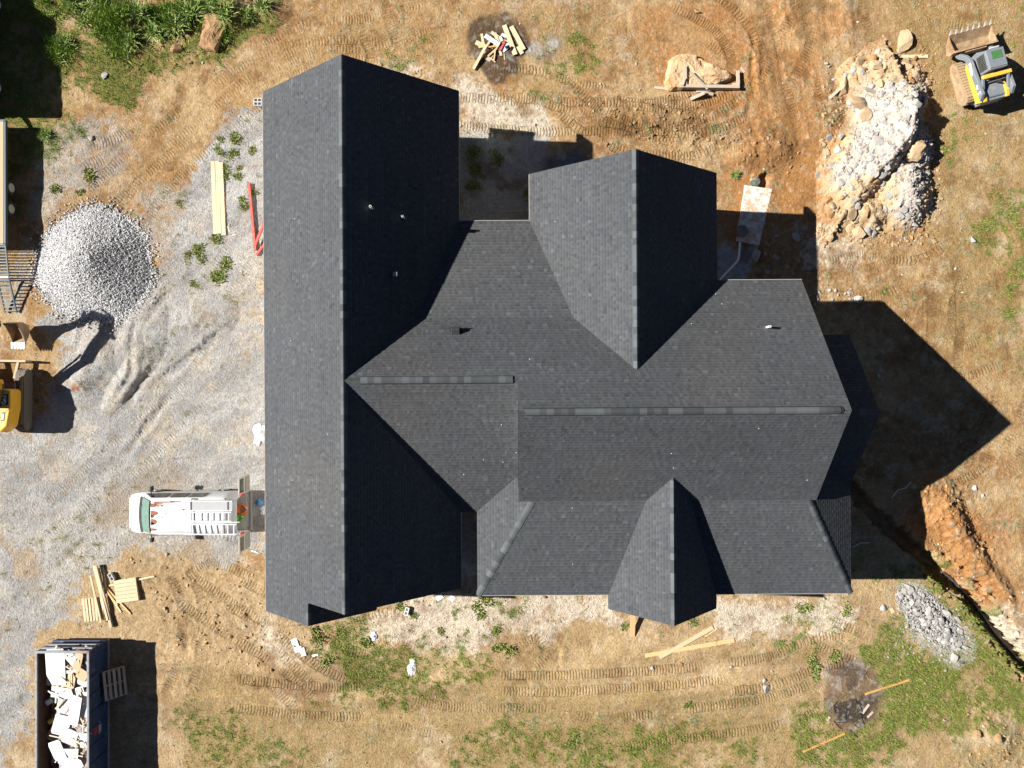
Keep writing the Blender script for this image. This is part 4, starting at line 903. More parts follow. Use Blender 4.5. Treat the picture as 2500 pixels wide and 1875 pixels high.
MB().box(0,-4.58,0.60,2.3,.07,.08).build('ramp_hinge', M_steel, tr)
# --- tow truck standing just outside the frame, its shadow and one wheel reach in
tk = empty('pickup_truck', (-26.4,16.4,gz(-25.5,16.4))); tag(tk, 'dark pickup truck with enclosed bed hitched ahead of the flatbed trailer', 'truck')
M_truck = mat('truck_paint', (0.045,0.05,0.055), rough=0.35)
MB().prism([(-2.9,0.45),(3.6,0.45),(3.6,1.15),(2.5,1.30),(1.9,2.05),(0.2,2.10),(0.15,2.22),(-2.9,2.22)],-0.95,0.95,'x').build('body', M_truck, tk, bevel=.06)
for y in (-1.75,2.35):
    for s in (-1,1): wheel(tk,(s*0.90,y,0.40),0.40,0.28,(1,0,0),M_white)
MB().box(0,-3.0,.5,1.8,.16,.2).bar((0,-3.0,.5),(0,-4.2,.5),.1,.1).build('bumper', M_steel, tk)
for s in (-1,1):
    MB().box(s*0.955,1.05,1.72,.02,1.3,.45).build('side_window', M_glass, tk); MB().box(s*1.1,1.75,1.45,.2,.12,.3).build('mirror', M_rub, tk)
# ---------------------------------------------------------------- things lying about the site
M_pine = mat('fresh_pine', (0.58,0.45,0.28), rough=0.8, var=0.20, scale=3, rand=0.10, stretch=(10,1,10))
M_pineO = mat('orange_pine', (0.58,0.36,0.17), rough=0.8, var=0.12, scale=3, rand=0.12, stretch=(10,1,10))
M_greyw = mat('grey_timber', (0.40,0.33,0.25), rough=0.9, var=0.15, scale=4, rand=0.18, stretch=(10,1,10))
M_amber = mat('amber_board', (0.48,0.26,0.075), rough=0.8, var=0.25, scale=3, dirt=(0.04,0.03,0.025), dirt_amt=0.12, dirt_scale=2)
M_conc = mat('concrete', (0.52,0.51,0.49), rough=0.9, var=0.10, scale=5, bump=.01)
M_dry = mat('drywall_white', (0.66,0.655,0.64), rough=0.9, var=0.10, scale=3, rand=0.16, dirt=(0.42,0.34,0.26), dirt_amt=0.12, dirt_scale=2)
M_card = mat('cardboard', (0.50,0.36,0.22), rough=0.9, var=0.08, rand=0.12)
def board(p0, p1, w, t, label=None, m=None, name='board', h0=0.0, h1=None, cat='board', group=None, parent=None):
    """a plank whose upper face runs between two pixels of the photograph; h0,h1 = height of its underside above the ground"""
    h1 = h0 if h1 is None else h1
    def fix(p,h):
        z = 0.0
        for _ in range(3): q = W(p[0],p[1],z+h+t); z = gz(q.x,q.y)
        return Vector((q.x,q.y,z+h+t/2))
    a, b = fix(p0,h0), fix(p1,h1)
    if parent is None and abs(h0)+abs(h1) < 0.02:
        zs = [gz(*(a.lerp(b,k/6))[:2]) for k in range(7)]; mz = max(sum(zs)/7, max(zs)-0.03) + t/2; sl = (zs[-1]-zs[0])*0.8; a.z = mz - sl/2; b.z = mz + sl/2
    c = (a+b)/2; d = (b-a); L = d.length; d.normalize(); x = d.cross(Vector((0,0,1))).normalized(); z = x.cross(d)
    o = MB().box(0,0,0,w,L,t).build(name, m or M_pine, parent)
    o.rotation_euler = Matrix((x,d,z)).transposed().to_euler(); o.location = c
    if label: tag(o, label, cat, group)
    return o
# three long planks on the gravel
for k,(a,b,l) in enumerate((((519,394),(526,571),'left of three pale planks lying side by side on the gravel'),((530,393),(535,570),'middle of three pale planks lying side by side on the gravel'),((539,396),(546,574),'right of three pale planks lying side by side on the gravel'))):
    board(a,b,0.19,0.07,l,M_pine,'plank',group='three planks on the gravel')
for a,b in (((556,552),(560,566)),((563,576),(577,572))): board(a,b,.06,.02,'thin wood splinter near the ends of the three long planks',M_pine,'wood_splinter',cat='wood',group='splinters beside the planks')
# red steel posts
M_redst = mat('red_steel', (0.50,0.075,0.05), rough=0.5, var=0.15, scale=4, dirt=(0.45,0.30,0.22), dirt_amt=0.15)
def beam(p0,p1,h0,h1,label):
    a = W(p0[0],p0[1],0); b = W(p1[0],p1[1],0); a.z = gz(a.x,a.y)+h0; b.z = gz(b.x,b.y)+h1
    o = MB(); up = Vector((0,0,1)); d = (b-a).normalized(); x = d.cross(up).normalized()
    o.bar(a+Vector((0,0,.09)),b+Vector((0,0,.09)),.11,.016); o.bar(a-Vector((0,0,.0)),b,.11,.016); o.bar(a+Vector((0,0,.045)),b+Vector((0,0,.045)),.014,.09)
    tag(o.build('steel_beam', M_redst), label, 'beam', 'red steel beams by the garage')
beam((610,448),(625,612),.02,.02,'long red steel beam lying beside the garage eave')
beam((627,600),(660,520),.16,.20,'short red steel beam propped on the other beam by the eave')
beam((627,624),(668,570),.02,.06,'darker red steel beam lowest of the three by the eave')
# concrete blocks
def cinder(px,py,rz,label,z=0.0,m=M_conc,tilt=0,cells=((-.1,0),(.1,0)),size=(.40,.20,.20)):
    p = W(px,py,.2+z); p.z = gz(p.x,p.y)+z
    sx,sy,sz = size; mb = MB(); t = .032
    mb.box(0,sy/2-t/2,sz/2,sx,t,sz).box(0,-sy/2+t/2,sz/2,sx,t,sz)
    for x in (-sx/2+t/2,0,sx/2-t/2): mb.box(x,0,sz/2,t,sy-2*t+.002,sz-.004)
    mb.box(0,0,sz*.35,sx-2*t,sy-2*t,.01)
    o = mb.build('concrete_block', m); o.location = p; o.rotation_euler = (tilt,0,rz); tag(o,label,'block')
    return o
cinder(628,243,0,'upper of two concrete blocks standing together at the garage corner',.20)
cinder(628,252,0,'lower of two concrete blocks standing together at the garage corner',.20)
for k,yy in enumerate((243,252)):
    o = MB().box(0,0,.095,.40,.19,.19).build('footing_block', mat('pale_block',(0.55,0.55,0.54),rough=.9,var=.1)); p = W(628,yy,.2); o.location = (p.x,p.y,gz(p.x,p.y)+.005); tag(o,('upper','lower')[k]+' solid pale block under the concrete blocks at the garage corner','block')
cinder(271,1409,R(-60),'grey hollow concrete block beside the pallet and lumber',0.0)
o = cinder(992,1494,R(75),'single white concrete block standing in weeds south of the garage',.0,M_dry)
# pallets
def pallet(px,py,rz,label,L=1.1,Wd=1.0,n=7,gap=.02,loc=None,rot=None,m=M_pine,h=.14):
    t = empty('pallet'); p = W(px,py,h); t.location = loc or (p.x,p.y,gz(p.x,p.y)+.02); t.rotation_euler = rot or (0,0,rz); tag(t,label,'pallet')
    w = (L-gap*(n-1))/n
    me = None
    for k in range(n):
        y = -L/2+w/2+k*(w+gap)
        if me is None: o = MB().box(0,0,0,Wd,w,.02).build('deck_slat',m,t); me = o.data; o.location = (0,y,h-.01)
        else: link('deck_slat',me,t,(0,y,h-.01))
    for x in (-Wd/2+.03,0,Wd/2-.03): MB().box(x,0,h/2,.05,L,h-.042).build('stringer',m,t)
    for y in (-L/2+.05,0,L/2-.05): MB().box(0,y,.01,Wd,.09,.018).build('bottom_slat',m,t)
    return t
pallet(309,1441,R(8),'pale wooden pallet lying flat across the scattered lumber',1.12,1.1,6,.015,h=.15)
pt = pallet(228,1487,R(96),'half pallet with long narrow slats under the loose studs',1.0,1.16,7,.05,h=.10)
# lumber around the pallets
for a,b,w,t,h0,h1,l,m in (((228,1381),(262,1515),.10,.05,.16,.14,'pale stud crossing the half pallet, leftmost long one',M_pine),((233,1381),(270,1532),.09,.09,.16,.05,'long stud lying right over the top of the half pallet',M_pine),((220,1405),(246,1520),.09,.05,.14,.16,'stud at the far left of the lumber heap by the dumpster',M_pine),
    ((240,1387),(247,1420),.10,.04,.06,.06,'short tan offcut at the upper end of the lumber heap',M_pineO),((250,1386),(258,1450),.08,.05,.05,.05,'narrow stud beside the grey hollow block',M_pine),((242,1419),(286,1478),.08,.04,.10,.06,'orange stud slanting from the heap under the flat pallet',M_pineO),
    ((246,1421),(318,1499),.08,.04,.05,.02,'longest orange stud slanting under the flat pallet',M_pineO),((266,1430),(376,1407),.07,.05,.03,.02,'stud sticking out on both sides of the flat pallet',M_pine),((262,1445),(295,1495),.08,.03,.03,.02,'thin pine strip lying behind the flat pallet',M_pine),((250,1440),(272,1530),.05,.12,.10,.04,'dark sided joist on edge at the right of the lumber heap',M_greyw)):
    board(a,b,w,t,l,m,'stud',h0,h1)
# planks in front of the house
board((1575,1601),(1793,1563),.20,.045,'lower of two crossed planks in the front yard',M_pineO,'plank')
board((1610,1606),(1741,1532),.19,.05,'upper of two crossed planks in the front yard',M_pine,'plank',.05,.0)
board((1546,1490),(1544,1554),.24,.05,'orange board leaning out from under the small front gable',M_pineO,'plank',.55,.0)
board((1234,516),(1310,512),.14,.09,'beam lying in the shaded courtyard between the wings',M_greyw,'beam',cat='beam')
board((1225,540),(1215,556),.12,.03,'short pale plank end in the shaded courtyard',M_greyw,'plank')
# scorched amber boards
board((2112,1695),(2220,1660),.10,.03,'scorched amber board pointing up from the fire patch in the grass',M_amber,'charred_board')
board((1960,1836),(2063,1791),.09,.03,'scorched amber board in the green grass below the fire patch',M_amber,'charred_board')
for a,b in (((2118,1752),(2132,1738)),((2106,1742),(2122,1720)),((2020,1760),(2026,1750))): board(a,b,.10,.03,'small charred wood end lying around the fire patch in the grass',M_greyw,'wood_scrap',cat='wood',group='charred ends at the fire patch')
st_ = random.Random(8)
for k in range(16):
    x = 2075+st_.gauss(0,24); y = 1735+st_.gauss(0,22); a = st_.uniform(0,6.28); l = st_.uniform(10,30)
    board((x-l*math.cos(a)/2,y-l*math.sin(a)/2),(x+l*math.cos(a)/2,y+l*math.sin(a)/2),.03,.03,'burnt black stick in the fire patch on the grass',mat('charcoal',(0.018,0.017,0.016),rough=.9),'stick',cat='stick',group='burnt sticks in the grass fire patch')
# burn pile north of the house
bp_l = 'wood scrap on the black ash heap north of the house'
board((1231,61),(1258,133),.22,.05,'left of two long boards beside the ash heap',M_pine,'board',.04,.06,group='two long boards by the ash heap')
board((1248,64),(1279,121),.22,.05,'right of two long boards beside the ash heap',M_pine,'board',.04,.06,group='two long boards by the ash heap')
board((1264,113),(1275,131),.19,.05,'short board end lying against the right long board by the ash',M_pine,'board',.02,.02)
board((1156,168),(1186,112),.13,.09,'long yellow beam sticking out of the ash heap to the lower left',M_pine,'board',.02,.18)
board((1184,86),(1219,109),.20,.05,'white plank across the middle of the ash heap',M_dry,'board',.20,.16)
r = random.Random(21)
for k,(x,y,a,l,w,m) in enumerate(((1178,95,80,26,.13,M_pine),(1173,108,25,26,.22,M_pine),(1177,112,-12,18,.14,M_pineO),(1192,106,-55,24,.10,M_pine),(1204,113,-8,24,.07,M_pineO),(1192,125,-40,26,.08,M_pine),(1201,128,-42,26,.08,M_pineO),(1213,116,-58,28,.07,M_pine),(1221,124,78,24,.13,M_pine),(1226,112,-60,26,.10,M_redst),(1185,136,85,20,.11,M_pine),(1195,140,-60,18,.24,M_greyw),
        (1207,136,-80,22,.06,M_pine),(1204,147,40,14,.05,M_pine),(1208,84,35,20,.15,M_pine),(1212,92,70,26,.15,M_pine),(1230,97,20,34,.05,M_pine),(1231,138,85,16,.04,M_pine),(1230,86,25,12,.14,M_dry),(1222,96,60,16,.20,M_dry),(1234,110,10,16,.25,M_dry),(1232,120,-40,14,.18,M_dry),(1216,104,-30,26,.06,M_pine),(1190,92,40,16,.10,M_dry))):
    c,s = math.cos(R(a)),math.sin(R(a)); h = max(0,.22-.006*abs(x-1208)-.005*abs(y-112))
    board((x-c*l/2,y-s*l/2),(x+c*l/2,y+s*l/2),w,.035,bp_l,m,'wood_scrap',h*r.uniform(.5,1),h*r.uniform(.5,1),'wood','scraps on the ash heap')
tag(MB().cyl(W(1235,118,.2)+Vector((0,0,.05)),W(1243,112,.2)+Vector((0,0,.02)),.09,.05,9).build('plastic_jug', mat('navy_plastic',(0.02,0.03,0.12),rough=.4)),'dark blue plastic jug among the white scraps on the ash heap','jug')
# timbers by the big flat boulder
tl_ = 'grey timber piece piled against the flat tan boulder'
for a,b,w,t,h0,h1,l in (((1664,209),(1806,211),.15,.12,.30,.16,'long upper grey timber running along the flat tan boulder'),((1663,213),(1806,215),.12,.12,.12,.02,'long lower grey timber running under the flat tan boulder'),((1802,172),(1803,205),.14,.10,.12,.12,'short upright grey post piece at the right end of the timbers'),((1673,160),(1674,206),.14,.06,.45,.38,'pale board lying up the flat tan boulder'),((1685,175),(1728,216),.12,.06,.55,.30,'plank slanting across the timbers on the flat boulder'),
    ((1700,222),(1755,217),.14,.08,.0,.0,'grey timber under the slanting plank by the boulder'),((1687,241),(1720,226),.16,.10,.0,.22,'raised timber end pointing up from the rubble below the boulder'),((1718,226),(1742,230),.14,.10,.0,.0,'short timber block below the flat tan boulder'),((1598,213),(1632,217),.12,.06,.0,.0,'half buried timber left of the flat tan boulder'),((1809,164),(1818,177),.11,.03,.0,.0,'small pale offcut right of the flat tan boulder'),((1666,208),(1672,190),.12,.10,.4,.42,'stub of grey timber at the left end of the long timbers'),((1788,206),(1806,206),.14,.05,.18,.18,'small cleat on the right end of the long timbers')):
    board(a,b,w,t,l,M_greyw,'timber',h0,h1,'timber')
board((2202,138),(2266,137),.16,.05,'thin yellow plank above the rubble pile',M_pine,'plank'); board((2025,240),(2052,215),.14,.05,'weathered plank sticking out left of the rubble pile',M_greyw,'plank',.0,.15); board((2113,214),(2150,232),.14,.06,'weathered plank across the top of the rubble pile',M_greyw,'plank',.6,.5)
board((2298,1496),(2326,1503),.17,.05,'short tan board by the small grey rubble heap',M_pineO,'plank'); board((2176,1486),(2182,1496),.16,.04,'tiny wood offcut left of the small grey rubble heap',M_pine,'wood_scrap',cat='wood')
board((1412,1497),(1436,1480),.10,.04,'crooked stick on the pale soil by the front wall',M_greyw,'stick',cat='stick'); board((1722,1555),(1752,1534),.03,.03,'thin twig beside the crossed planks',M_pine,'stick',cat='stick')

# dumpster
M_navy = mat('navy_paint', (0.020,0.045,0.105), rough=0.5, var=0.15, scale=3, dirt=(0.16,0.17,0.19), dirt_amt=0.16, dirt_scale=4)
M_navyrim = mat('worn_rim', (0.22,0.25,0.28), rough=0.6, var=0.15, dirt=(0.24,0.13,0.08), dirt_amt=0.3, dirt_scale=4)
M_inside = mat('rusty_inside', (0.10,0.06,0.04), rough=0.85, var=0.2, scale=3)
dx0,dx1 = -22.62,-20.10; dyN,dyS = -12.70,-19.5; dh = 1.75; dz = -0.02
dp = empty('dumpster', ((dx0+dx1)/2,(dyN+dyS)/2,dz)); tag(dp,'navy blue open dumpster heaped with drywall and cardboard scraps','dumpster')
cx,cy = (dx1-dx0)/2,(dyN-dyS)/2
MB().box(0,0,.16,2*cx-.1,2*cy-.1,.12).build('floor',M_inside,dp)
for s in (-1,1):
    wl = MB().box(s*(cx-.03),0,dh/2+.05,.05,2*cy,dh-.1).build('side_wall',M_navy,dp)
    MB().box(s*(cx-.03),0,dh,.11,2*cy+.04,.09).build('top_rim',M_navyrim,wl,bevel=.015)
    MB().box(s*(cx-.0),0,.12,.10,2*cy,.16).build('bottom_rail',M_navyrim,wl)
    for k in range(8): MB().box(s*(cx+.022),-cy+.5+k*(2*cy-1)/7,dh/2+.06,.055,.08,dh-.28).build('stiffener',M_navy,wl)
    MB().box(s*(cx-.062),0,dh/2+.1,.012,2*cy-.12,dh-.25).build('liner',M_inside,wl)
    we = MB().box(0,s*(cy-.03),dh/2+.05,2*cx-.12,.05,dh-.1).build('end_wall',M_navy,dp)
    MB().box(0,s*(cy-.03),dh+.005,2*cx-.08,.12,.09).build('top_rim',M_navyrim,we,bevel=.015)
    for z in (.45,.95,1.4): MB().box(0,s*(cy+.03),z,2*cx-.06,.09,.10).build('end_rib',M_navyrim if z>.6 else M_navy,we)
    for x in (-.9,.9): MB().cyl((x,s*(cy-.3),.10),(x+.12,s*(cy-.3),.10),.10,n=14).build('roller',M_rub,dp)
em = MB()
for k in range(8):
    a = k*math.pi/4; em.box(cx+.012,-.62+.17*math.cos(a),1.18+.17*math.sin(a),.012,.09,.09,Matrix.Rotation(a,3,'X'))
em.cyl((cx+.005,-.62,1.18),(cx+.02,-.62,1.18),.10,n=14); tag(em.build('emblem',mat('red_emblem',(0.40,0.05,0.05),rough=.6),dp),kind='stuff')
for k in range(3): MB().box(cx+.012,-.62,.90-.07*k,.012,.62-.1*k,.028).build('lettering_line',M_decal,dp)
pl = pallet(285,1648,0,'weathered pallet leaning against the side of the blue dumpster',1.0,1.45,5,.09,m=M_greyw)
pl.location = (dx1+.52,-14.75,.12); pl.rotation_euler = (Matrix.Rotation(R(40),3,'Y') @ Matrix.Rotation(R(95),3,'Z')).to_euler()
pl.location = (dx1+.47,-14.75,.36)
# its load
r = random.Random(33)
def piece(px,py,h,lx,ly,rz,tilt,tdir,m,name,label,group,t=.014):
    p = W(px,py,h)
    ol = [(-lx/2,-ly/2),(lx/2,-ly/2),(lx/2,ly/2),(-lx/2,ly/2)]
    if lx > .15:                                        # torn corners
        q = []
        for i_,(a_,b_) in enumerate(ol):
            c_ = ol[i_-1]; d_ = ol[(i_+1)%4]
            if r.random() < .55:
                k1,k2 = r.uniform(.05,.32),r.uniform(.05,.32); q += [(a_+(c_[0]-a_)*k1,b_+(c_[1]-b_)*k1),(a_+(d_[0]-a_)*k2,b_+(d_[1]-b_)*k2)]
            else: q.append((a_+lx*r.uniform(-.06,.06),b_+ly*r.uniform(-.04,.04)))
        ol = q
    o = MB().prism(ol,-t/2,t/2).build(name,m); o.location = p
    o.rotation_euler = (Matrix.Rotation(rz,3,'Z') @ Matrix.Rotation(tilt,3,Vector((math.cos(tdir),math.sin(tdir),0)))).to_euler(); tag(o,label,'scrap',group); return o
GRP = 'scraps heaped in the dumpster'; LW = 'white drywall piece heaped in the blue dumpster'; LCB = 'brown cardboard piece heaped in the blue dumpster'
for k_,(x,y,h,lx,ly,a) in enumerate(sorted(((136,1628,1.62,.72,1.55,-2),(178,1612,1.60,.35,.95,-40),(160,1715,1.55,.62,1.25,8),(182,1735,1.66,.45,1.35,12),(203,1725,1.55,.35,1.30,-4),(150,1770,1.58,.60,.90,18),(172,1800,1.62,.75,.60,30),(140,1832,1.62,.55,.85,-22),(205,1815,1.5,.42,.95,10),(165,1850,1.60,.70,.8,5),(205,1660,1.5,.5,.5,30),(212,1590,1.3,.3,.4,20),(150,1690,1.45,.8,.5,10),(190,1690,1.5,.5,.4,-15),(195,1770,1.45,.25,1.1,-30),(125,1600,1.2,.2,.6,4),(176,1870,1.55,.8,.5,-20),(120,1655,1.0,.22,.6,3)), key=lambda q: q[1])):
    piece(x,y,h,lx*1.25,ly*1.12,R(-a),r.uniform(.04,.18),r.uniform(0,6.28),M_dry,'drywall_piece',ORD[k_]+' white drywall piece counted from the upper end of the blue dumpster','drywall scraps in the dumpster')
for k_,(x,y,h,lx,ly,a) in enumerate(sorted(((106,1640,1.05,.35,1.4,2),(190,1615,1.64,.4,1.15,14),(200,1650,1.58,.5,.7,35),(165,1660,1.52,.8,.8,10),(143,1740,1.45,.2,.85,14),(155,1800,1.60,.45,.35,30),(150,1845,1.45,.35,.75,-18),(188,1755,1.4,.5,.9,0),(195,1840,1.45,.35,.9,12),(135,1790,.9,.6,.8,25),(178,1790,1.5,.4,.6,50)), key=lambda q: q[1])):
    piece(x,y,h,lx,ly,R(-a),r.uniform(.05,.25),r.uniform(0,6.28),M_card,'cardboard_piece',ORD[k_]+' brown cardboard piece counted from the upper end of the blue dumpster','cardboard scraps in the dumpster')
for k in range(60):
    x = r.uniform(130,212); y = r.uniform(1590,1860); piece(x,y,1.45+r.uniform(0,.2),r.uniform(.03,.07),r.uniform(.3,.9),r.uniform(0,3.1),r.uniform(-.2,.2),0,M_pine if k%3 else M_dry,'wood_strip','thin wood strip among the drywall scraps in the dumpster','wood strips in the dumpster',.02)
fill = MB(); 
fv = []
for i in range(13):
    for j in range(30): fv.append((-cx+.12+i*(2*cx-.24)/12, -cy+.12+j*(2*cy-.24)/29, (.75+.75*sstep(np.float64(i/12),.10,.40))*(1 if j<27 else 1)+r.uniform(-.10,.10)))
fill.v = fv; fill.f = [(i*30+j,(i+1)*30+j,(i+1)*30+j+1,i*30+j+1) for i in range(12) for j in range(29)]
fo = fill.build('rubbish_fill', mat('rubbish',(0.42,0.36,0.30),rough=.95,var=.30,scale=7,dirt=(.12,.08,.06),dirt_amt=.35,dirt_scale=5)); fo.location = dp.location; tag(fo,'loose mixed rubbish filling the blue dumpster under the larger scraps','rubbish',kind='stuff')
for (x,y,h,s,m,l) in ((120,1712,1.2,.30,M_alu,'crumpled silver can box in the shaded left of the dumpster'),(125,1760,1.15,.26,mat('yellow_pack',(.5,.4,.1),rough=.7),'small yellow package in the shaded left of the dumpster')):
    p = W(x,y,h); o = MB().box(0,0,0,s,s*.8,s*.7).build('package',m,bevel=.03); o.location = p; o.rotation_euler = (.3,.2,.5); tag(o,l,'package')

# septic tank with lids, pipe
M_tank = mat('tank_concrete', (0.66,0.645,0.62), rough=0.9, var=0.08, scale=3, dirt=(0.46,0.31,0.18), dirt_amt=0.45, dirt_scale=5, bump=.02)
q = [W(1818,452,.05),W(1885,462,.05),W(1853,600,.05),W(1797,588,.05)]
tk_ = MB(); zz = .10; tk_.add([(p.x,p.y,zz) for p in q]+[(p.x,p.y,-.6) for p in q],[(0,1,2,3),(7,6,5,4)]+[(i,(i+1)%4,4+(i+1)%4,4+i) for i in range(4)])
tank = tk_.build('septic_tank',M_tank,bevel=.02); tag(tank,'white concrete septic tank top half buried in orange soil','tank')
M_lid = mat('green_lid',(0.04,0.085,0.07),rough=.6,var=.12)
for (x,y,rr,hh,m) in ((1844,443,.27,.09,mat('soiled_lid',(0.06,0.10,0.08),rough=.8,var=.2,dirt=(0.44,0.31,0.19),dirt_amt=.42,dirt_scale=3)),(1812,564,.31,.17,mat('dusty_lid',(0.22,0.19,0.14),rough=.8,var=.15,dirt=(.08,.13,.12),dirt_amt=.3))):
    p = W(x,y,hh); ld = MB().cyl((p.x,p.y,.02),(p.x,p.y,hh),rr,rr*.97,28).build('lid',m,tank,bevel=.02)
    MB().cyl((p.x,p.y,hh),(p.x,p.y,hh+.03),rr*.85,rr*.8,24).build('lid_crown',m,ld)
    for k in range(6): MB().box(p.x+rr*.9*math.cos(k*1.047),p.y+rr*.9*math.sin(k*1.047),hh+.01,.04,.04,.02).build('lid_bolt',M_blackm,ld)
def pipe(pts,rad,label,m,name='pipe',n=8,up=.0):
    P = []
    for x,y in pts:
        w = W(x,y); P.append((w.x,w.y,gz(w.x,w.y)+rad+up))
    o = MB().tube(P,rad,n).build(name,m,smooth=True); tag(o,label,'pipe'); return o
pipe([(1805,592),(1804,615),(1801,635),(1788,650),(1770,668),(1756,684)],.055,'white drain pipe on the pale gravel below the septic tank',M_pvc,up=.03)
pts = [(2250,1365),(2285,1385),(2330,1410),(2360,1440),(2405,1490),(2450,1555),(2498,1610),(2540,1655)]
cp = [tuple(p) for p in catmull(pts,14)]
pp = MB(); P = []
for x,y in cp:
    w = W(x,y); P.append((w.x,w.y,gz(w.x,w.y)+.06))
for k in range(1,len(P)-1): P[k] = (P[k][0],P[k][1],(P[k-1][2]+P[k][2]+P[k+1][2])/3)
pp.tube(P,[.03 if k<6 else .062 for k in range(len(P))],9); o = pp.build('drain_pipe',mat('black_pipe',(0.05,0.052,0.06),rough=.28,spec=.8),smooth=True); tag(o,'glossy black drain pipe lying along the open trench','pipe')
pipe([(615,1344),(624,1347),(636,1352)],.03,'short white pipe on the gravel behind the van',M_pvc)
pipe([(2176,1215),(2190,1195),(2205,1190),(2220,1176)],.018,'thin curved white cable on the shaded soil east of the house',M_pvc,'cable')
pipe([(2080,1335),(2100,1325),(2122,1324)],.018,'thin curved cable on the shaded ground by the hip roof corner',M_pvc,'cable')
# cloth, bags
def crumple(px,py,rx,ry,h,label,m,name,cat,seed):
    rr = random.Random(seed); p = W(px,py); n = 16; mb = MB(); z0 = gz(p.x,p.y); ring = []
    ks = [1,.75,.45,.15]
    for k in ks:
        for i in range(n):
            a = 2*math.pi*i/n; q = k*(1+rr.uniform(-.28,.28)); x = p.x+rx*q*math.cos(a); y = p.y+ry*q*math.sin(a); mb.v.append((x,y,(gz(x,y)+.01 if k==1 else z0+h*(1-k)*rr.uniform(.4,1.3)+.02)))
    for j in range(3):
        for i in range(n): mb.f.append((j*n+i,j*n+(i+1)%n,(j+1)*n+(i+1)%n,(j+1)*n+i))
    mb.f.append(tuple(3*n+i for i in range(n))); tag(mb.build(name,m),label,cat)
M_plast = mat('white_plastic_film',(0.78,0.79,0.80),rough=.4)
crumple(632,1060,.32,.55,.18,'crumpled white plastic sheet against the garage wall',M_plast,'plastic_sheet','sheet',1)
crumple(633,1226,.17,.17,.20,'crumpled blue plastic bag behind the open van',mat('blue_bag',(0.08,0.28,0.50),rough=.4),'plastic_bag','bag',2)
crumple(642,1246,.16,.22,.05,'torn white carton behind the open van',M_plast,'carton','carton',3)
crumple(913,1555,.16,.26,.10,'shiny crumpled plastic wrap in the grass south of the garage',mat('clear_film',(0.62,0.64,0.72),rough=.2),'plastic_wrap','wrap',4)
crumple(1005,1632,.20,.42,.06,'pale spilled mortar patch in the grass',M_dry,'mortar_spill','mortar',5)
for a,b,w,l in (((716,1560),(728,1592),.30,'larger white drywall shard on the soil below the garage corner'),((736,1582),(742,1602),.26,'narrow white drywall shard beside the tyre tracks'),((762,1602),(776,1598),.12,'small white drywall chip right of the shards'),((720,1582),(734,1586),.35,'grey tile lying on the drywall shards')):
    board(a,b,w,.03,l,M_dry if 'grey' not in l else M_conc,'drywall_shard',cat='shard')
for a,b,w in (((1070,1454),(1076,1464),.35),((1100,1466),(1108,1456),.25)): board(a,b,w,.03,'white drywall offcut on the pale soil beside the garage end',M_dry,'drywall_shard',cat='shard',group='offcuts by the garage end')
board((958,575),(1000,578),.12,.03) if False else None
# ---------------------------------------------------------------- stones, heaps, plants
def rand_rot(n):
    q = rng.normal(size=(n,4)); q /= np.linalg.norm(q,axis=1,keepdims=True); w,x,y,z = q.T
    return np.stack([np.stack([1-2*(y*y+z*z),2*(x*y-z*w),2*(x*z+y*w)],-1),np.stack([2*(x*y+z*w),1-2*(x*x+z*z),2*(y*z-x*w)],-1),np.stack([2*(x*z-y*w),2*(y*z+x*w),1-2*(x*x+y*y)],-1)],1)
OCT_F = np.array([(0,2,4),(2,1,4),(1,3,4),(3,0,4),(2,0,5),(1,2,5),(3,1,5),(0,3,5)])
def stones_mesh(name, pos, size, cols, parent=None, flat=0.75, m=None):
    n = len(pos); base = np.array([(-1,0,0),(1,0,0),(0,-1,0),(0,1,0),(0,0,1),(0,0,-1)],float)*0.55
    B = base[None]*(1+rng.uniform(-.38,.38,(n,6,1))) + rng.uniform(-.16,.16,(n,6,3)); B = np.einsum('nij,nkj->nki', rand_rot(n), B)
    B[:,:,2] *= flat; V = pos[:,None,:] + B*size[:,None,None]
    F = (OCT_F[None]+(np.arange(n)*6)[:,None,None]).reshape(-1,3)
    o = np_mesh(name, V.reshape(-1,3), F, m or mat('crushed_stone',(1,1,1),rough=.95,attr='Col',var=.10,scale=30,spec=.2), parent, cols=np.repeat(cols,6,0)); tag(o, kind='stuff'); return o
def tone(n, cs, k=0.60, j=0.14):
    cs = np.array([lin(*c,k) for c in cs]); c = cs[rng.integers(0,len(cs),n)]; return c*(1+rng.uniform(-j,j,(n,1)))
GREY = [(214,212,210),(202,201,200),(190,190,192),(222,218,212)]
def sample(n, mask, x0,x1,y0,y1):
    px = rng.uniform(x0,x1,n*3); py = rng.uniform(y0,y1,n*3); x = (px-1250)/U; y = (937.5-py)/U
    k = rng.random(n*3) < samp(mask,x,y); x = x[k][:n]; y = y[k][:n]; return x,y
# gravel pile
gp = W(232,648); gpo = empty('gravel_pile',(gp.x,gp.y,0)); tag(gpo,'tall round heap of grey crushed gravel left of the garage','gravel pile')
def pile_h(x,y):
    d = np.hypot(x/1.02,y/1.0)*(1+.03*np.sin(3*np.arctan2(y,x)+.6)+.015*np.sin(7*np.arctan2(y,x))); h = 1.62*np.clip(1-d/2.72,0,1); return np.minimum(h,1.32+.12*(h-1.32))*(1-.0) 
g = np.linspace(-2.9,2.9,100); A,B = np.meshgrid(g,g,indexing='ij'); Hh = pile_h(A,B)+(fbm(A,B,3,2,3)-.5)*.06 - .03*(np.hypot(A,B)>2.7)
ii = np.arange(10000).reshape(100,100); Fm = np.stack([ii[:-1,:-1],ii[1:,:-1],ii[1:,1:],ii[:-1,1:]],-1).reshape(-1,4); keep = (pile_h(A,B)[:-1,:-1]>0.0).reshape(-1)
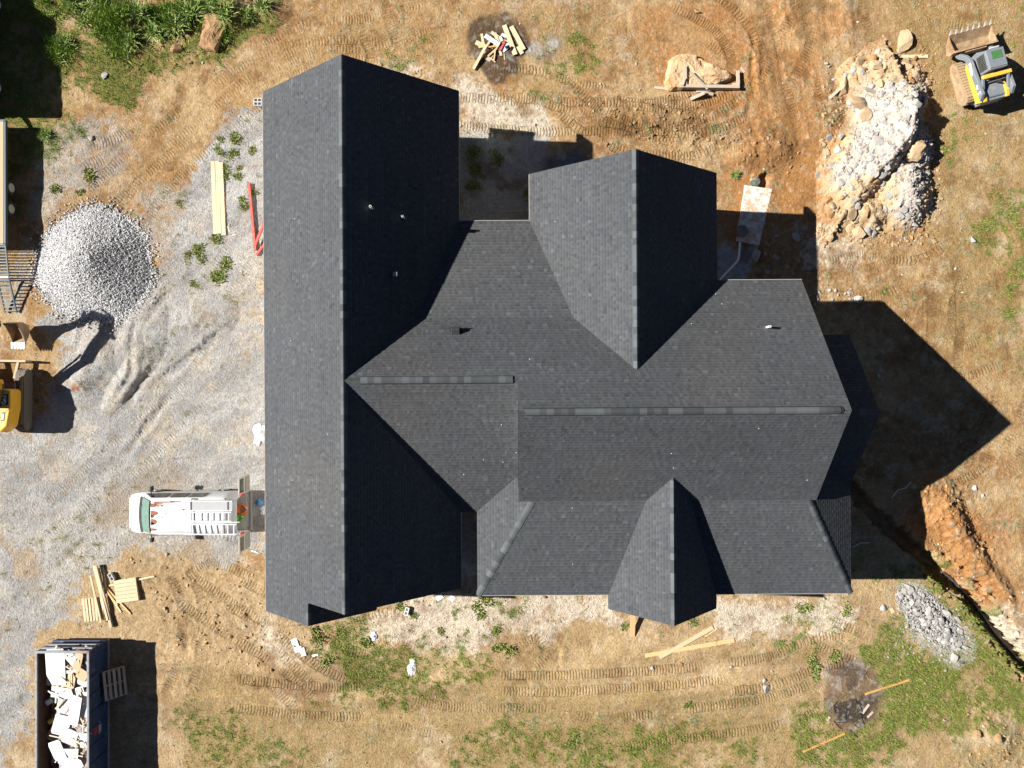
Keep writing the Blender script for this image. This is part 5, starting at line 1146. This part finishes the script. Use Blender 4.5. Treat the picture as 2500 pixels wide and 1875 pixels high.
np_mesh('mound', np.stack([A,B,Hh-.02],-1).reshape(-1,3), Fm[keep], mat('gravel_core',(0.30,0.30,0.30),rough=.95,var=.25,scale=18,bump=.05,bump_scale=16), gpo, smooth=True)
n = 24000; a = rng.uniform(0,2*math.pi,n); d = 3.5*np.sqrt(rng.random(n)); x = d*np.cos(a); y = d*np.sin(a); ph = 2.72-np.hypot(x/1.02,y)*(1+.03*np.sin(3*np.arctan2(y,x)+.6)+.015*np.sin(7*np.arctan2(y,x))); k = rng.random(n) < np.exp(np.minimum(0,ph)/.16); x=x[k]; y=y[k]
stones_mesh('gravel_stones', np.stack([x,y,np.maximum(pile_h(x,y)+.015,samp(Z,x+gp.x,y+gp.y)+.02)+rng.uniform(-.01,.03,len(x))],-1), rng.uniform(.055,.105,len(x)), tone(len(x),GREY+[(198,199,202),(228,228,228)],.76,.10), gpo)
# loose gravel on the yard
x,y = sample(24000, np.clip(gr_m,0,1)*.9, 0, 660, 240, 1875); tag(stones_mesh('yard_gravel', np.stack([x,y,samp(Z,x,y)+.004],-1), rng.uniform(.015,.040,len(x))*rng.choice([1,1,1,1.5],len(x)), tone(len(x),GREY+[(186,170,146)])), 'loose grey gravel covering the yard left of the garage', 'gravel' if 'gravel' in 'yard_gravel' else 'soil')
sx,sy = sample(14000, np.clip(.10+.9*Zpale+.6*rough_z-.8*gr_m,0.0,1), -20,2520,-20,1895); tag(stones_mesh('soil_crumbs', np.stack([sx,sy,samp(Z,sx,sy)+.004],-1), rng.uniform(.025,.09,len(sx))**1.0, np.clip(np.stack([samp(col[...,c],sx,sy) for c in range(3)],-1)*rng.uniform(.75,1.35,(len(sx),1)),.02,.75)), 'small soil crumbs scattered over the bare ground', 'gravel' if 'gravel' in 'soil_crumbs' else 'soil')
x,y = sample(900, np.clip(.04+.25*Zpale+.3*rough_z,0,1), -20,2520,-20,1895); tag(stones_mesh('scattered_stones', np.stack([x,y,samp(Z,x,y)+.015],-1), rng.uniform(.06,.16,len(x)), tone(len(x),[(226,214,196),(208,196,178),(190,180,168)])), 'small pale stones scattered over the site', 'gravel' if 'gravel' in 'scattered_stones' else 'soil')
# spoil clods by the trench and churned soil
x,y = sample(5000, np.clip(rough_z*1.0*(1-gr_m),0,1), 280,2520,0,1895); tag(stones_mesh('soil_clods', np.stack([x,y,samp(Z,x,y)+.02],-1), rng.uniform(.06,.20,len(x)), np.clip(np.stack([samp(col[...,c],x,y) for c in range(3)],-1)*rng.uniform(.85,1.15,(len(x),1)),.02,.6)), 'brown soil clods on the churned ground and along the trench', 'gravel' if 'gravel' in 'soil_clods' else 'soil')

ROCKS = [rock_mesh(40+k,2) for k in range(7)]
M_rk = {k: mat('rock_'+k, lin(*c,.60), rough=.95, var=.16, scale=3.5, rand=.14, bump=.03, bump_scale=9, spec=.2) for k,c in {'grey':(200,195,188),'tan':(216,186,148),'orange':(204,156,106),'brown':(190,154,112),'dark':(120,112,104)}.items()}
_rk = {}
def rock(px,py,sx,sy,sz,kind,label=None,parent=None,rz=None,h=None,name='rock',cat='rock',group=None,r=random.Random(77),sink=.2,tilt=None):
    key = (r.randrange(len(ROCKS)),kind)
    if key not in _rk:
        me = ROCKS[key[0]].copy(); me.materials.clear(); me.materials.append(M_rk[kind]); _rk[key] = me
    p = W(px,py,0 if h is None else h); z = gz(p.x,p.y) if h is None else h
    o = link(name,_rk[key],None); o.location = (p.x,p.y,z+sz*.30-sz*sink*.5); o.scale = (sx,sy,sz/.6); o.rotation_euler = tilt or (r.uniform(-.2,.2),r.uniform(-.2,.2),r.uniform(0,6.28) if rz is None else rz)
    if parent is not None: o.parent = parent; o.matrix_parent_inverse = Matrix.Translation(-Vector(parent.location))
    if label: tag(o,label,cat,group)
    return o
def slab(name, pix, h, label, m, seed, cat='boulder', dome=.5):
    """flat boulder: traced outline in pixels, real thickness, uneven top"""
    r = random.Random(seed); P = [W(x,y,h) for x,y in pix]; Q = []
    for i in range(len(P)):
        a,b = P[i],P[(i+1)%len(P)]; k = max(1,int((b-a).length/.16))
        for j in range(k): Q.append(a.lerp(b,j/k)+Vector((r.uniform(-.03,.03),r.uniform(-.03,.03),0)))
    c = sum(Q,Vector())/len(Q); n = len(Q); mb = MB(); zb = gz(c.x,c.y)
    rings = [(1.04,-.08),(1.03,h*.45),(.985,h*.82),(.93,h*.98),(.75,h*1.05),(.52,h*1.12),(.28,h*1.15)]
    for s,z in rings:
        for q in Q:
            x = c.x+(q.x-c.x)*s; y = c.y+(q.y-c.y)*s; nz = (float(fbm(np.array([x]),np.array([y]),1.7,3,seed)[0])-.5)*h*1.0 if s < .99 else 0
            mb.v.append((x,y,zb+z+nz*min(1,(1-s)*6)+(r.uniform(-.02,.02) if s<.99 else 0)))
    for j in range(len(rings)-1):
        for i in range(n): mb.f.append((j*n+i,j*n+(i+1)%n,(j+1)*n+(i+1)%n,(j+1)*n+i))
    mb.v.append((c.x,c.y,zb+h*1.15)); k = len(mb.v)-1; j = len(rings)-1
    for i in range(n): mb.f.append((j*n+i,j*n+(i+1)%n,k))
    return tag(mb.build(name,m),label,cat)
M_slab = mat('pale_limestone', lin(232,196,152,.62), rough=.95, var=.16, scale=3.5, dirt=lin(214,156,100,.6), dirt_amt=.30, dirt_scale=1.3, bump=.12, bump_scale=4)
slab('flat_boulder',[(1600+x/8.85,110+y/8.85) for x,y in ((230,780),(270,640),(290,480),(330,290),(480,190),(700,150),(900,190),(930,250),(1120,340),(1230,400),(1400,470),(1620,560),(1680,640),(1640,700),(1480,760),(1330,840),(1000,880),(640,870),(600,930),(310,930))],.34,'large flat tan boulder with grey timbers against its lower side',M_slab,5)
slab('slab_boulder',[(450+x/8.85,y/8.85) for x,y in ((430,260),(620,250),(800,290),(890,490),(800,720),(640,1060),(480,1040),(290,940),(350,700))],.36,'tan slab of rock standing among tall weeds at the top left',mat('brown_slab',lin(190,150,106,.6),rough=.95,var=.14,scale=2.5,bump=.04,bump_scale=6),9)
rock(434,118,.62,.44,.36,'brown','small pointed brown rock left of the slab in the weeds',rz=.5)
# the big rubble pile
rp0 = W(2150,360); rpo = empty('rubble_pile',(rp0.x,rp0.y,0)); tag(rpo,'long heap of broken white rock and soil behind the track loader','rubble pile')
RG = np.array([W(*p)[:2] for p in ((2185,215),(2195,260),(2192,320),(2180,355),(2150,395),(2120,430),(2085,475),(2060,520))])
def rub_h(x,y):
    best = np.full(x.shape,1e3); side = np.zeros(x.shape); hh = np.zeros(x.shape); hs = [1.1,1.6,1.75,1.7,1.5,1.25,.95,.5]
    for k,(a,b) in enumerate(zip(RG[:-1],RG[1:])):
        ab = b-a; t = np.clip(((x-a[0])*ab[0]+(y-a[1])*ab[1])/(ab@ab),0,1); ex = x-a[0]-t*ab[0]; ey = y-a[1]-t*ab[1]; d = np.hypot(ex,ey); w = d < best
        best = np.where(w,d,best); side = np.where(w,ab[0]*ey-ab[1]*ex,side); hh = np.where(w,hs[k]*(1-t)+hs[k+1]*t,hh)
    h1 = np.where(side < 0, hh*np.clip(1-best/2.9,0,1), hh*np.clip(1-best/1.15,0,1))
    def lobe(px,py,rx,ry,h):
        c = W(px,py); return h*np.clip(1-np.hypot((x-c.x)*U/rx,(y-c.y)*U/ry),0,1)
    f = np.maximum.reduce([h1,lobe(2195,470,95,120,1.25),lobe(2130,195,110,80,.85),lobe(2225,370,60,90,1.1),lobe(2215,230,60,110,.8),lobe(2120,520,90,70,.7)])
    f = f*sstep(f,-.05,.55)*.92
    return f
gx = np.arange(19.0-4.2,26.0,.075)-0.0; gx = np.arange(W(1990,0).x,W(2310,0).x,.075); gy = np.arange(W(0,605).y,W(0,75).y,.075); A,B = np.meshgrid(gx,gy,indexing='ij'); Hr = rub_h(A,B); nz = fbm(A,B,2.4,4,12)
Hn = Hr*(.86+.30*nz)+(nz-.5)*.10*(Hr>.02)+(fbm(A,B,6,2,19)-.5)*.08*(Hr>.05) + samp(Z,A.ravel(),B.ravel()).reshape(A.shape) - .05*(Hr<=.03)
def rub_z(x,y):
    i = np.clip(np.searchsorted(gx,x)-1,0,len(gx)-1); j = np.clip(np.searchsorted(gy,y)-1,0,len(gy)-1); return Hn[i,j]
Wm = fbm(A,B,.5,3,31); pxx = A*U+1250; pyy = 937.5-B*U
grey_m = sstep(1-np.hypot((pxx-2125-(pyy-330)*-.15)/105,(pyy-345)/150)+(Wm-.5)*1.2,0.0,.45); grey2 = sstep(1-np.hypot((pxx-2215-(pyy-360)*-.1)/75,(pyy-400)/220)+(Wm-.5)*1.0,0,.6); gm = np.maximum(grey_m,grey2)
rc = np.array(lin(214,184,144,.60))[None,None]*(1-gm[...,None])+np.array(lin(212,199,186,.60))[None,None]*gm[...,None]; rc = rc*(.8+.4*nz)[...,None]; gcl = np.stack([samp(col[...,c],A.ravel(),B.ravel()).reshape(A.shape) for c in range(3)],-1); eb = sstep(Hr+(nz-.5)*.5,.02,.5)[...,None]; rc = gcl*(1-eb)+rc*eb
ii = np.arange(A.size).reshape(A.shape); Fm = np.stack([ii[:-1,:-1],ii[1:,:-1],ii[1:,1:],ii[:-1,1:]],-1).reshape(-1,4); kp = (Hr[:-1,:-1]>.02).reshape(-1)
mo = np_mesh('mound',np.stack([A-rp0.x,B-rp0.y,Hn],-1).reshape(-1,3),Fm[kp],mat('rubble_soil',(1,1,1),rough=.95,attr='Col',var=.15,scale=6,bump=.08,bump_scale=7),rpo,cols=rc.reshape(-1,3),smooth=True)
n = 9000; x = rng.uniform(gx[0],gx[-1],n); y = rng.uniform(gy[0],gy[-1],n); h = rub_h(x,y); i = np.clip(np.searchsorted(gx,x)-1,0,len(gx)-1); j = np.clip(np.searchsorted(gy,y)-1,0,len(gy)-1); gg = gm[i,j]
k = rng.random(n) < np.where(h>.03,.18+.55*gg,np.where(np.hypot((x-rp0.x)/3.1,(y-rp0.y)/5.2)<1,.30,.02)); x=x[k];y=y[k];gg=gg[k];h=h[k]
cols_ = np.where((rng.random(len(x))<gg*.9+.08)[:,None], tone(len(x),[(216,208,198),(200,194,186),(182,176,170),(222,204,180)],.56), tone(len(x),[(204,168,124),(190,150,108),(216,186,146)]))
pos = np.stack([x-rp0.x,y-rp0.y,np.where(h>.03,rub_z(x,y),samp(Z,x,y))+.01],-1); stones_mesh('loose_stones',pos,rng.uniform(.05,.11,len(x))*rng.choice([1,1,1.3,1.9],len(x)),cols_,rpo,flat=.5)
r = random.Random(91); cnt = 0
while cnt < 200:
    px = r.uniform(2010,2275); py = r.uniform(110,585); p = W(px,py,.6); h = float(rub_h(np.array([p.x]),np.array([p.y]))[0])
    if h < .06 and r.random() > .12: continue
    z = float(rub_z(np.array([p.x]),np.array([p.y]))[0]) if h > .03 else gz(p.x,p.y); s = r.choice((.15,.18,.22,.26,.30,.40)); i = min(max(int(np.searchsorted(gx,p.x))-1,0),len(gx)-1); j = min(max(int(np.searchsorted(gy,p.y))-1,0),len(gy)-1)
    kind = 'grey' if r.random() < gm[i,j]*.9+.30 else r.choice(('tan','tan','tan','orange','brown'))
    o = rock(px,py,s*r.uniform(.8,1.5),s,s*r.uniform(.4,.7),kind,None,rpo,h=max(z,0),r=r); o.location.x = p.x; o.location.y = p.y; o.location.z = z+.02; cnt += 1
def hz(px,py):
    z = 0
    for _ in range(4): p = W(px,py,z); hh = float(rub_h(np.array([p.x]),np.array([p.y]))[0]); z = float(rub_z(np.array([p.x]),np.array([p.y]))[0]) if hh > .03 else gz(p.x,p.y)
    return z
for px,py,sx,sy,sz,rz,kind,l in ((2201,112,.75,1.15,.40,.3,'tan','tall tan boulder above the thin plank at the rubble pile top'),(2098,155,.85,.50,.28,0,'tan','flat oval tan boulder first of the row above the rubble'),(2133,163,.66,.52,.34,.4,'tan','wedge tan boulder second of the row above the rubble'),(2208,158,.72,.48,.36,.2,'tan','rounded tan boulder just under the thin yellow plank'),
    (2062,213,.46,.78,.40,.1,'tan','upright pale boulder by the weathered plank end'),(2108,258,1.35,.56,.34,.25,'tan','long flat tan slab on the upper rubble pile'),(2086,258,.66,.44,.30,.1,'grey','pale flat stone left of the long slab'),(2112,280,.62,.58,.42,.5,'tan','tan angular boulder below the long slab'),(2228,377,1.05,1.20,.75,.8,'tan','big tan boulder standing in the dark gap of the rubble'),
    (2165,417,.36,.40,.30,.2,'grey','grey boulder at the lower end of the dark gap'),(2152,232,.46,.34,.28,.2,'grey','white stone by the weathered plank on the rubble'),(2024,336,.46,.32,.26,.2,'grey','white stone lying apart left of the rubble'),(2052,333,.30,.52,.40,.3,'grey','dark sided upright grey stone at the rubble left edge'),(1995,427,.30,.30,.20,.2,'grey','small pale stone farthest left of the rubble'),
    (2022,490,.36,.34,.32,.2,'orange','orange boulder left of the lower rubble'),(2078,520,.50,.66,.34,.2,'tan','tan slab at the lower left rubble end'),(2076,552,.50,.62,.32,.1,'tan','squarish tan boulder at the bottom of the rubble'),(2098,560,.70,.80,.40,.4,'tan','largest tan boulder at the bottom of the rubble'),(2130,574,.40,.40,.30,.4,'grey','grey stone right of the bottom boulders'),
    (2196,522,.52,.46,.34,.4,'grey','grey boulder on the lower right rubble'),(2254,250,.42,.55,.40,.2,'grey','grey boulder on the shaded upper right rubble'),(2265,205,.50,.30,.22,.1,'tan','tan stone on the upper right edge of the rubble'),(2245,560,.30,.24,.2,.1,'orange','orange stone at the lower right rubble foot')):
    z = hz(px,py); o = rock(px,py,sx,sy,sz,kind,l,None,rz=-rz,h=z,name='boulder',cat='boulder',sink=.25)
# small grey rubble heap
hp0 = W(2270,1510); hpo = empty('rock_heap',(hp0.x,hp0.y,0)); tag(hpo,'low heap of grey broken rock in the grass right of the house','rock heap')
def heap(x,y):
    a = R(-43); dx = (x-hp0.x); dy = (y-hp0.y); u = dx*math.cos(a)+dy*math.sin(a); v = -dx*math.sin(a)+dy*math.cos(a); return .34*np.clip(1-np.hypot(u/2.15,v/.95),0,1)
n = 5200; x = hp0.x+rng.uniform(-2.2,2.2,n); y = hp0.y+rng.uniform(-2.2,2.2,n); h = heap(x,y); k = (h>0)|(rng.random(n)<.04); x=x[k];y=y[k];h=h[k]
stones_mesh('loose_stones',np.stack([x-hp0.x,y-hp0.y,samp(Z,x,y)+h*.9+.01],-1),rng.uniform(.04,.13,len(x)),tone(len(x),[(208,204,198),(192,188,184),(172,170,168)],.56),hpo)
r = random.Random(14)
for k in range(90):
    t = r.uniform(-1,1); v = r.gauss(0,.30); a = R(-43); X = hp0.x+2.0*t*math.cos(a)-v*math.sin(a); Y = hp0.y+2.0*t*math.sin(a)+v*math.cos(a); s = r.choice((.12,.15,.19,.24,.32)); h = float(heap(np.array([X]),np.array([Y]))[0])
    o = rock(0,0,s*r.uniform(.8,1.6),s,s*.45,'grey',None,hpo,h=0,r=r); o.location = (X,Y,gz(X,Y)+h+.02)
for px,py,s,l in ((2330,1607,.42,'lone block of grey rock below the rock heap'),(2348,1617,.22,'dark rimmed grey stone beside the lone grey block'),(2308,1636,.20,'round pale stone lowest under the rock heap'),(2337,1508,.32,'dark sided grey stone right of the rock heap'),(2160,1484,.34,'pale stone left of the rock heap'),(2214,1530,.24,'pale stone below left of the rock heap'),(2356,1578,.30,'pale stone at the lower right end of the rock heap'),(1870,1681,.36,'white stone in the dry grass of the front yard'),(1866,1663,.20,'smaller white stone above the other in the front yard'),
    (1660,1622,.22,'brown stone under the crossed planks'),(1592,1630,.18,'pale stone left below the crossed planks'),(1330,1458,.24,'tan stone at the front eave between wall and yard'),(1786,1628,.16,'reddish stone in the front yard tracks'),(2145,917,.26,'white stone in the house shadow beside the low east roof'),(2094,733,.36,'white angular stone at the edge of the house shadow'),(1702,28,.30,'brown clod at the end of a tyre track up top'),(2374,589,.38,'pale flat stone on the bare soil right of the rubble'),(256,185,.30,'white stone on bare soil in the top left grass'),(2380,1785,.45,'tan stone at the bottom right churned soil'),(2424,1790,.40,'pale tan stone beside the bottom right mound'),(2380,1190,.24,'white stone on the soil right of the trench'),(221,337,.24,'small white stone in the muddy tracks')):
    rock(px,py,s*1.15,s,s*.65,'dark' if 'dark rimmed' in l else ('brown' if 'brown' in l or 'tan' in l else 'grey'),l)
# stones in the shaded soil by the septic tank
r = random.Random(4)
for k in range(26):
    px = r.gauss(1890,36); py = r.gauss(612,26)
    if px < 1858 and py < 600: continue
    s = r.choice((.14,.18,.22,.3,.5)); rock(px,py,s*1.3,s,s*.6,r.choice(('grey','tan','brown')),'rough stone on the shaded soil beside the septic tank',group='stones beside the septic tank',r=r)
for k in range(22):
    rock(r.uniform(1975,2090),r.gauss(722,8),s:=r.choice((.12,.16,.2)),s*.9,s*.7,'grey','small white stone in the row along the house shadow edge',group='stones along the shadow edge',r=r)

# ---- grass
M_blade = mat('grass_blade',(1,1,1),rough=.75,attr='Col',spec=.2)
def blades(name, x, y, ln, wd, cs, lean=(.35,1.25), label=None):
    n = len(x); a = rng.uniform(0,2*math.pi,n); t = rng.uniform(*lean,n); L = rng.uniform(*ln,n); w = rng.uniform(*wd,n); z = samp(Z,x,y)-.005
    d = np.stack([np.cos(a)*np.sin(t),np.sin(a)*np.sin(t),np.cos(t)],-1)*L[:,None]; s = np.stack([-np.sin(a),np.cos(a),np.zeros(n)],-1)*w[:,None]; p = np.stack([x,y,z],-1)
    V = np.stack([p-s*.5,p+s*.5,p+d*.6+s*.35,p+d],1); V[:,3,2] -= .10*L; V = np.concatenate([V],1).reshape(-1,3)
    b = (np.arange(n)*4)[:,None]; F = np.concatenate([b+np.array([[0,1,2]]),b+np.array([[0,2,3]])],0)
    o = np_mesh(name,V,F,M_blade,cols=np.repeat(cs,4,0)); tag(o,label,'grass',kind='stuff'); return o
gmix = np.clip(grass_m*1.1,0,1)*(1-.95*burn_m); 
x,y = sample(170000,gmix,-30,2530,-30,1905); blades('grass',x,y,(.07,.22),(.014,.032),tone(len(x),[(124,154,46),(104,138,40),(146,166,58),(160,164,80),(88,120,36),(176,170,96)],.66,.2),label='short green grass growing in patches over the soil')
x,y = sample(70000,np.clip(thr(Zdry*.9,n_hi,.4),0,1)*.85,-30,2530,-30,1905); blades('dry_grass',x,y,(.05,.15),(.010,.022),tone(len(x),[(206,180,120),(188,160,98),(172,150,84),(150,138,70),(216,194,140)],.58,.15),(.6,1.4),label='straw coloured dry grass over the yard')
x,y = sample(9000,np.clip(.05+.12*(1-gr_m),0,1)*(1-Zor),-30,2530,-30,1905); blades('grass_specks',x,y,(.05,.14),(.010,.024),tone(len(x),[(150,140,80),(130,136,66),(190,168,116)],.55,.15),label='sparse grass seedlings scattered over the bare soil')
Ztall = zone([[(230,0),(330,10),(400,40),(450,0),(560,0),(560,80),(500,110),(430,130),(370,110),(300,130),(240,80)],(.8,[(80,0),(200,0),(200,60),(130,40)]),(.7,[(130,100),(200,120),(180,180),(140,170)])],.6,14,71)
x,y = sample(15000,np.clip(Ztall*1.2-.2,0,1)*sstep(n_md,.40,.55),60,620,-30,200); blades('tall_weeds',x,y,(.25,.65),(.018,.035),tone(len(x),[(160,184,76),(128,164,56),(192,204,124),(104,142,46)],.72,.2),(.3,1.2),label='tall leaning weeds around the rocks at the top left')
def tuft(seed, n, L, w, rad, cs):
    r = np.random.default_rng(seed); a = r.uniform(0,2*math.pi,n); t = r.uniform(.25,1.25,n); l = r.uniform(L*.5,L,n); cl = r.normal(0,rad*.55,(6,2)); ci = r.integers(0,6,n); ox = cl[ci,0]+r.normal(0,rad*.28,n); oy = cl[ci,1]+r.normal(0,rad*.28,n)
    p = np.stack([ox,oy,np.full(n,-.01)],-1); d = np.stack([np.cos(a)*np.sin(t),np.sin(a)*np.sin(t),np.cos(t)],-1)*l[:,None]; s = np.stack([-np.sin(a),np.cos(a),np.zeros(n)],-1)*w
    V = np.stack([p-s*.3,p+d*.5-s*.5,p+d*.5+s*.5,p+d*.98-np.array([0,0,.15])*l[:,None]],1).reshape(-1,3); k = (np.arange(n)*4)[:,None]; F = np.concatenate([k+np.array([[0,1,2]]),k+np.array([[1,3,2]])],0)
    c = np.array([lin(*v,.62) for v in cs])[r.integers(0,len(cs),n)]*r.uniform(.8,1.2,(n,1))
    o = np_mesh('tmp',V,F,M_blade,cols=np.repeat(c,4,0)); me = o.data; bpy.data.objects.remove(o); return me
WEED = [tuft(k,130,.20,.05,.26,[(128,150,66),(104,132,52),(158,166,92),(176,164,104)]) for k in range(4)]; TUS = [tuft(20+k,190,.95,.045,.30,[(160,182,96),(132,164,66),(190,200,132),(112,146,58)]) for k in range(3)]
def plant(px,py,me,s,name,label,cat,group):
    p = W(px,py); o = link(name,me); o.location = (p.x,p.y,gz(p.x,p.y)); o.rotation_euler = (0,0,random.uniform(0,6.28)); o.scale = (s,s,s); tag(o,label,cat,group)
for k,(px,py,s) in enumerate(((570,337,1.2),(538,340,.7),(532,366,.9),(570,380,1.1),(579,433,.9),(583,410,.6),(593,497,1.0),(598,503,.7),(621,468,.8),(614,367,.8),(552,418,1.0),(549,440,.9),(525,585,1.1),(484,608,1.2),(490,630,1.0),(462,624,.8),(535,681,1.4),(551,643,1.3),(522,672,.9),(475,690,.8),(139,460,1.1),(218,427,1.2),(195,470,.7),(440,495,.7))):
    plant(px,py,WEED[k%4],s,'weed','small green weed growing on the gravel between the garage and the gravel heap','weed','weeds on the gravel')
for k,(px,py,s) in enumerate(((1155,368,1.5),(1160,410,1.4),(1158,455,1.2),(1210,390,1.2),(1290,470,1.4))): plant(px,py,WEED[k%4],s,'weed','green weed in the shaded courtyard between the wings','weed','weeds in the courtyard')
for k,(px,py,s) in enumerate(((1188,1462,1.4),(1165,1485,1.2),(980,1478,1.0),(1010,1505,.8),(1075,1540,.7),(770,1550,1.1),(785,1562,1.0),(832,1545,.9),(1210,1540,1.0),(1220,1580,1.1),(795,1610,1.2),(890,1570,1.2),(1175,1505,.8),(1960,1485,1.2),(2060,1490,1.0),(2035,1600,1.2),(1985,1620,1.3),(1990,1640,1.2),(1690,1522,.9),(1526,1532,.8),(1680,1722,.8),(1405,1805,.8),(1250,1590,1.0))): plant(px,py,WEED[(k+1)%4],s,'weed','leafy green weed on the pale soil south of the house','weed','weeds south of the house')
for k,(px,py,s) in enumerate(sorted(((322,88,1.0),(420,62,1.1),(446,40,1.1),(384,72,1.0),(520,14,1.0),(184,18,1.0),(206,52,.8),(556,44,1.0),(470,20,1.1),(350,40,.9),(160,105,.7),(250,20,1.0),(640,18,.8),(610,40,.7),(110,330,.6)))): plant(px,py,TUS[k%3],s,'grass_tussock',ORD[k]+' tall grass tussock from the left among the top left rocks','grass','tall tussocks at the top left')
plant(1795,428,TUS[0],.42,'grass_tussock','uprooted pale grass clump above the septic tank','grass',None)
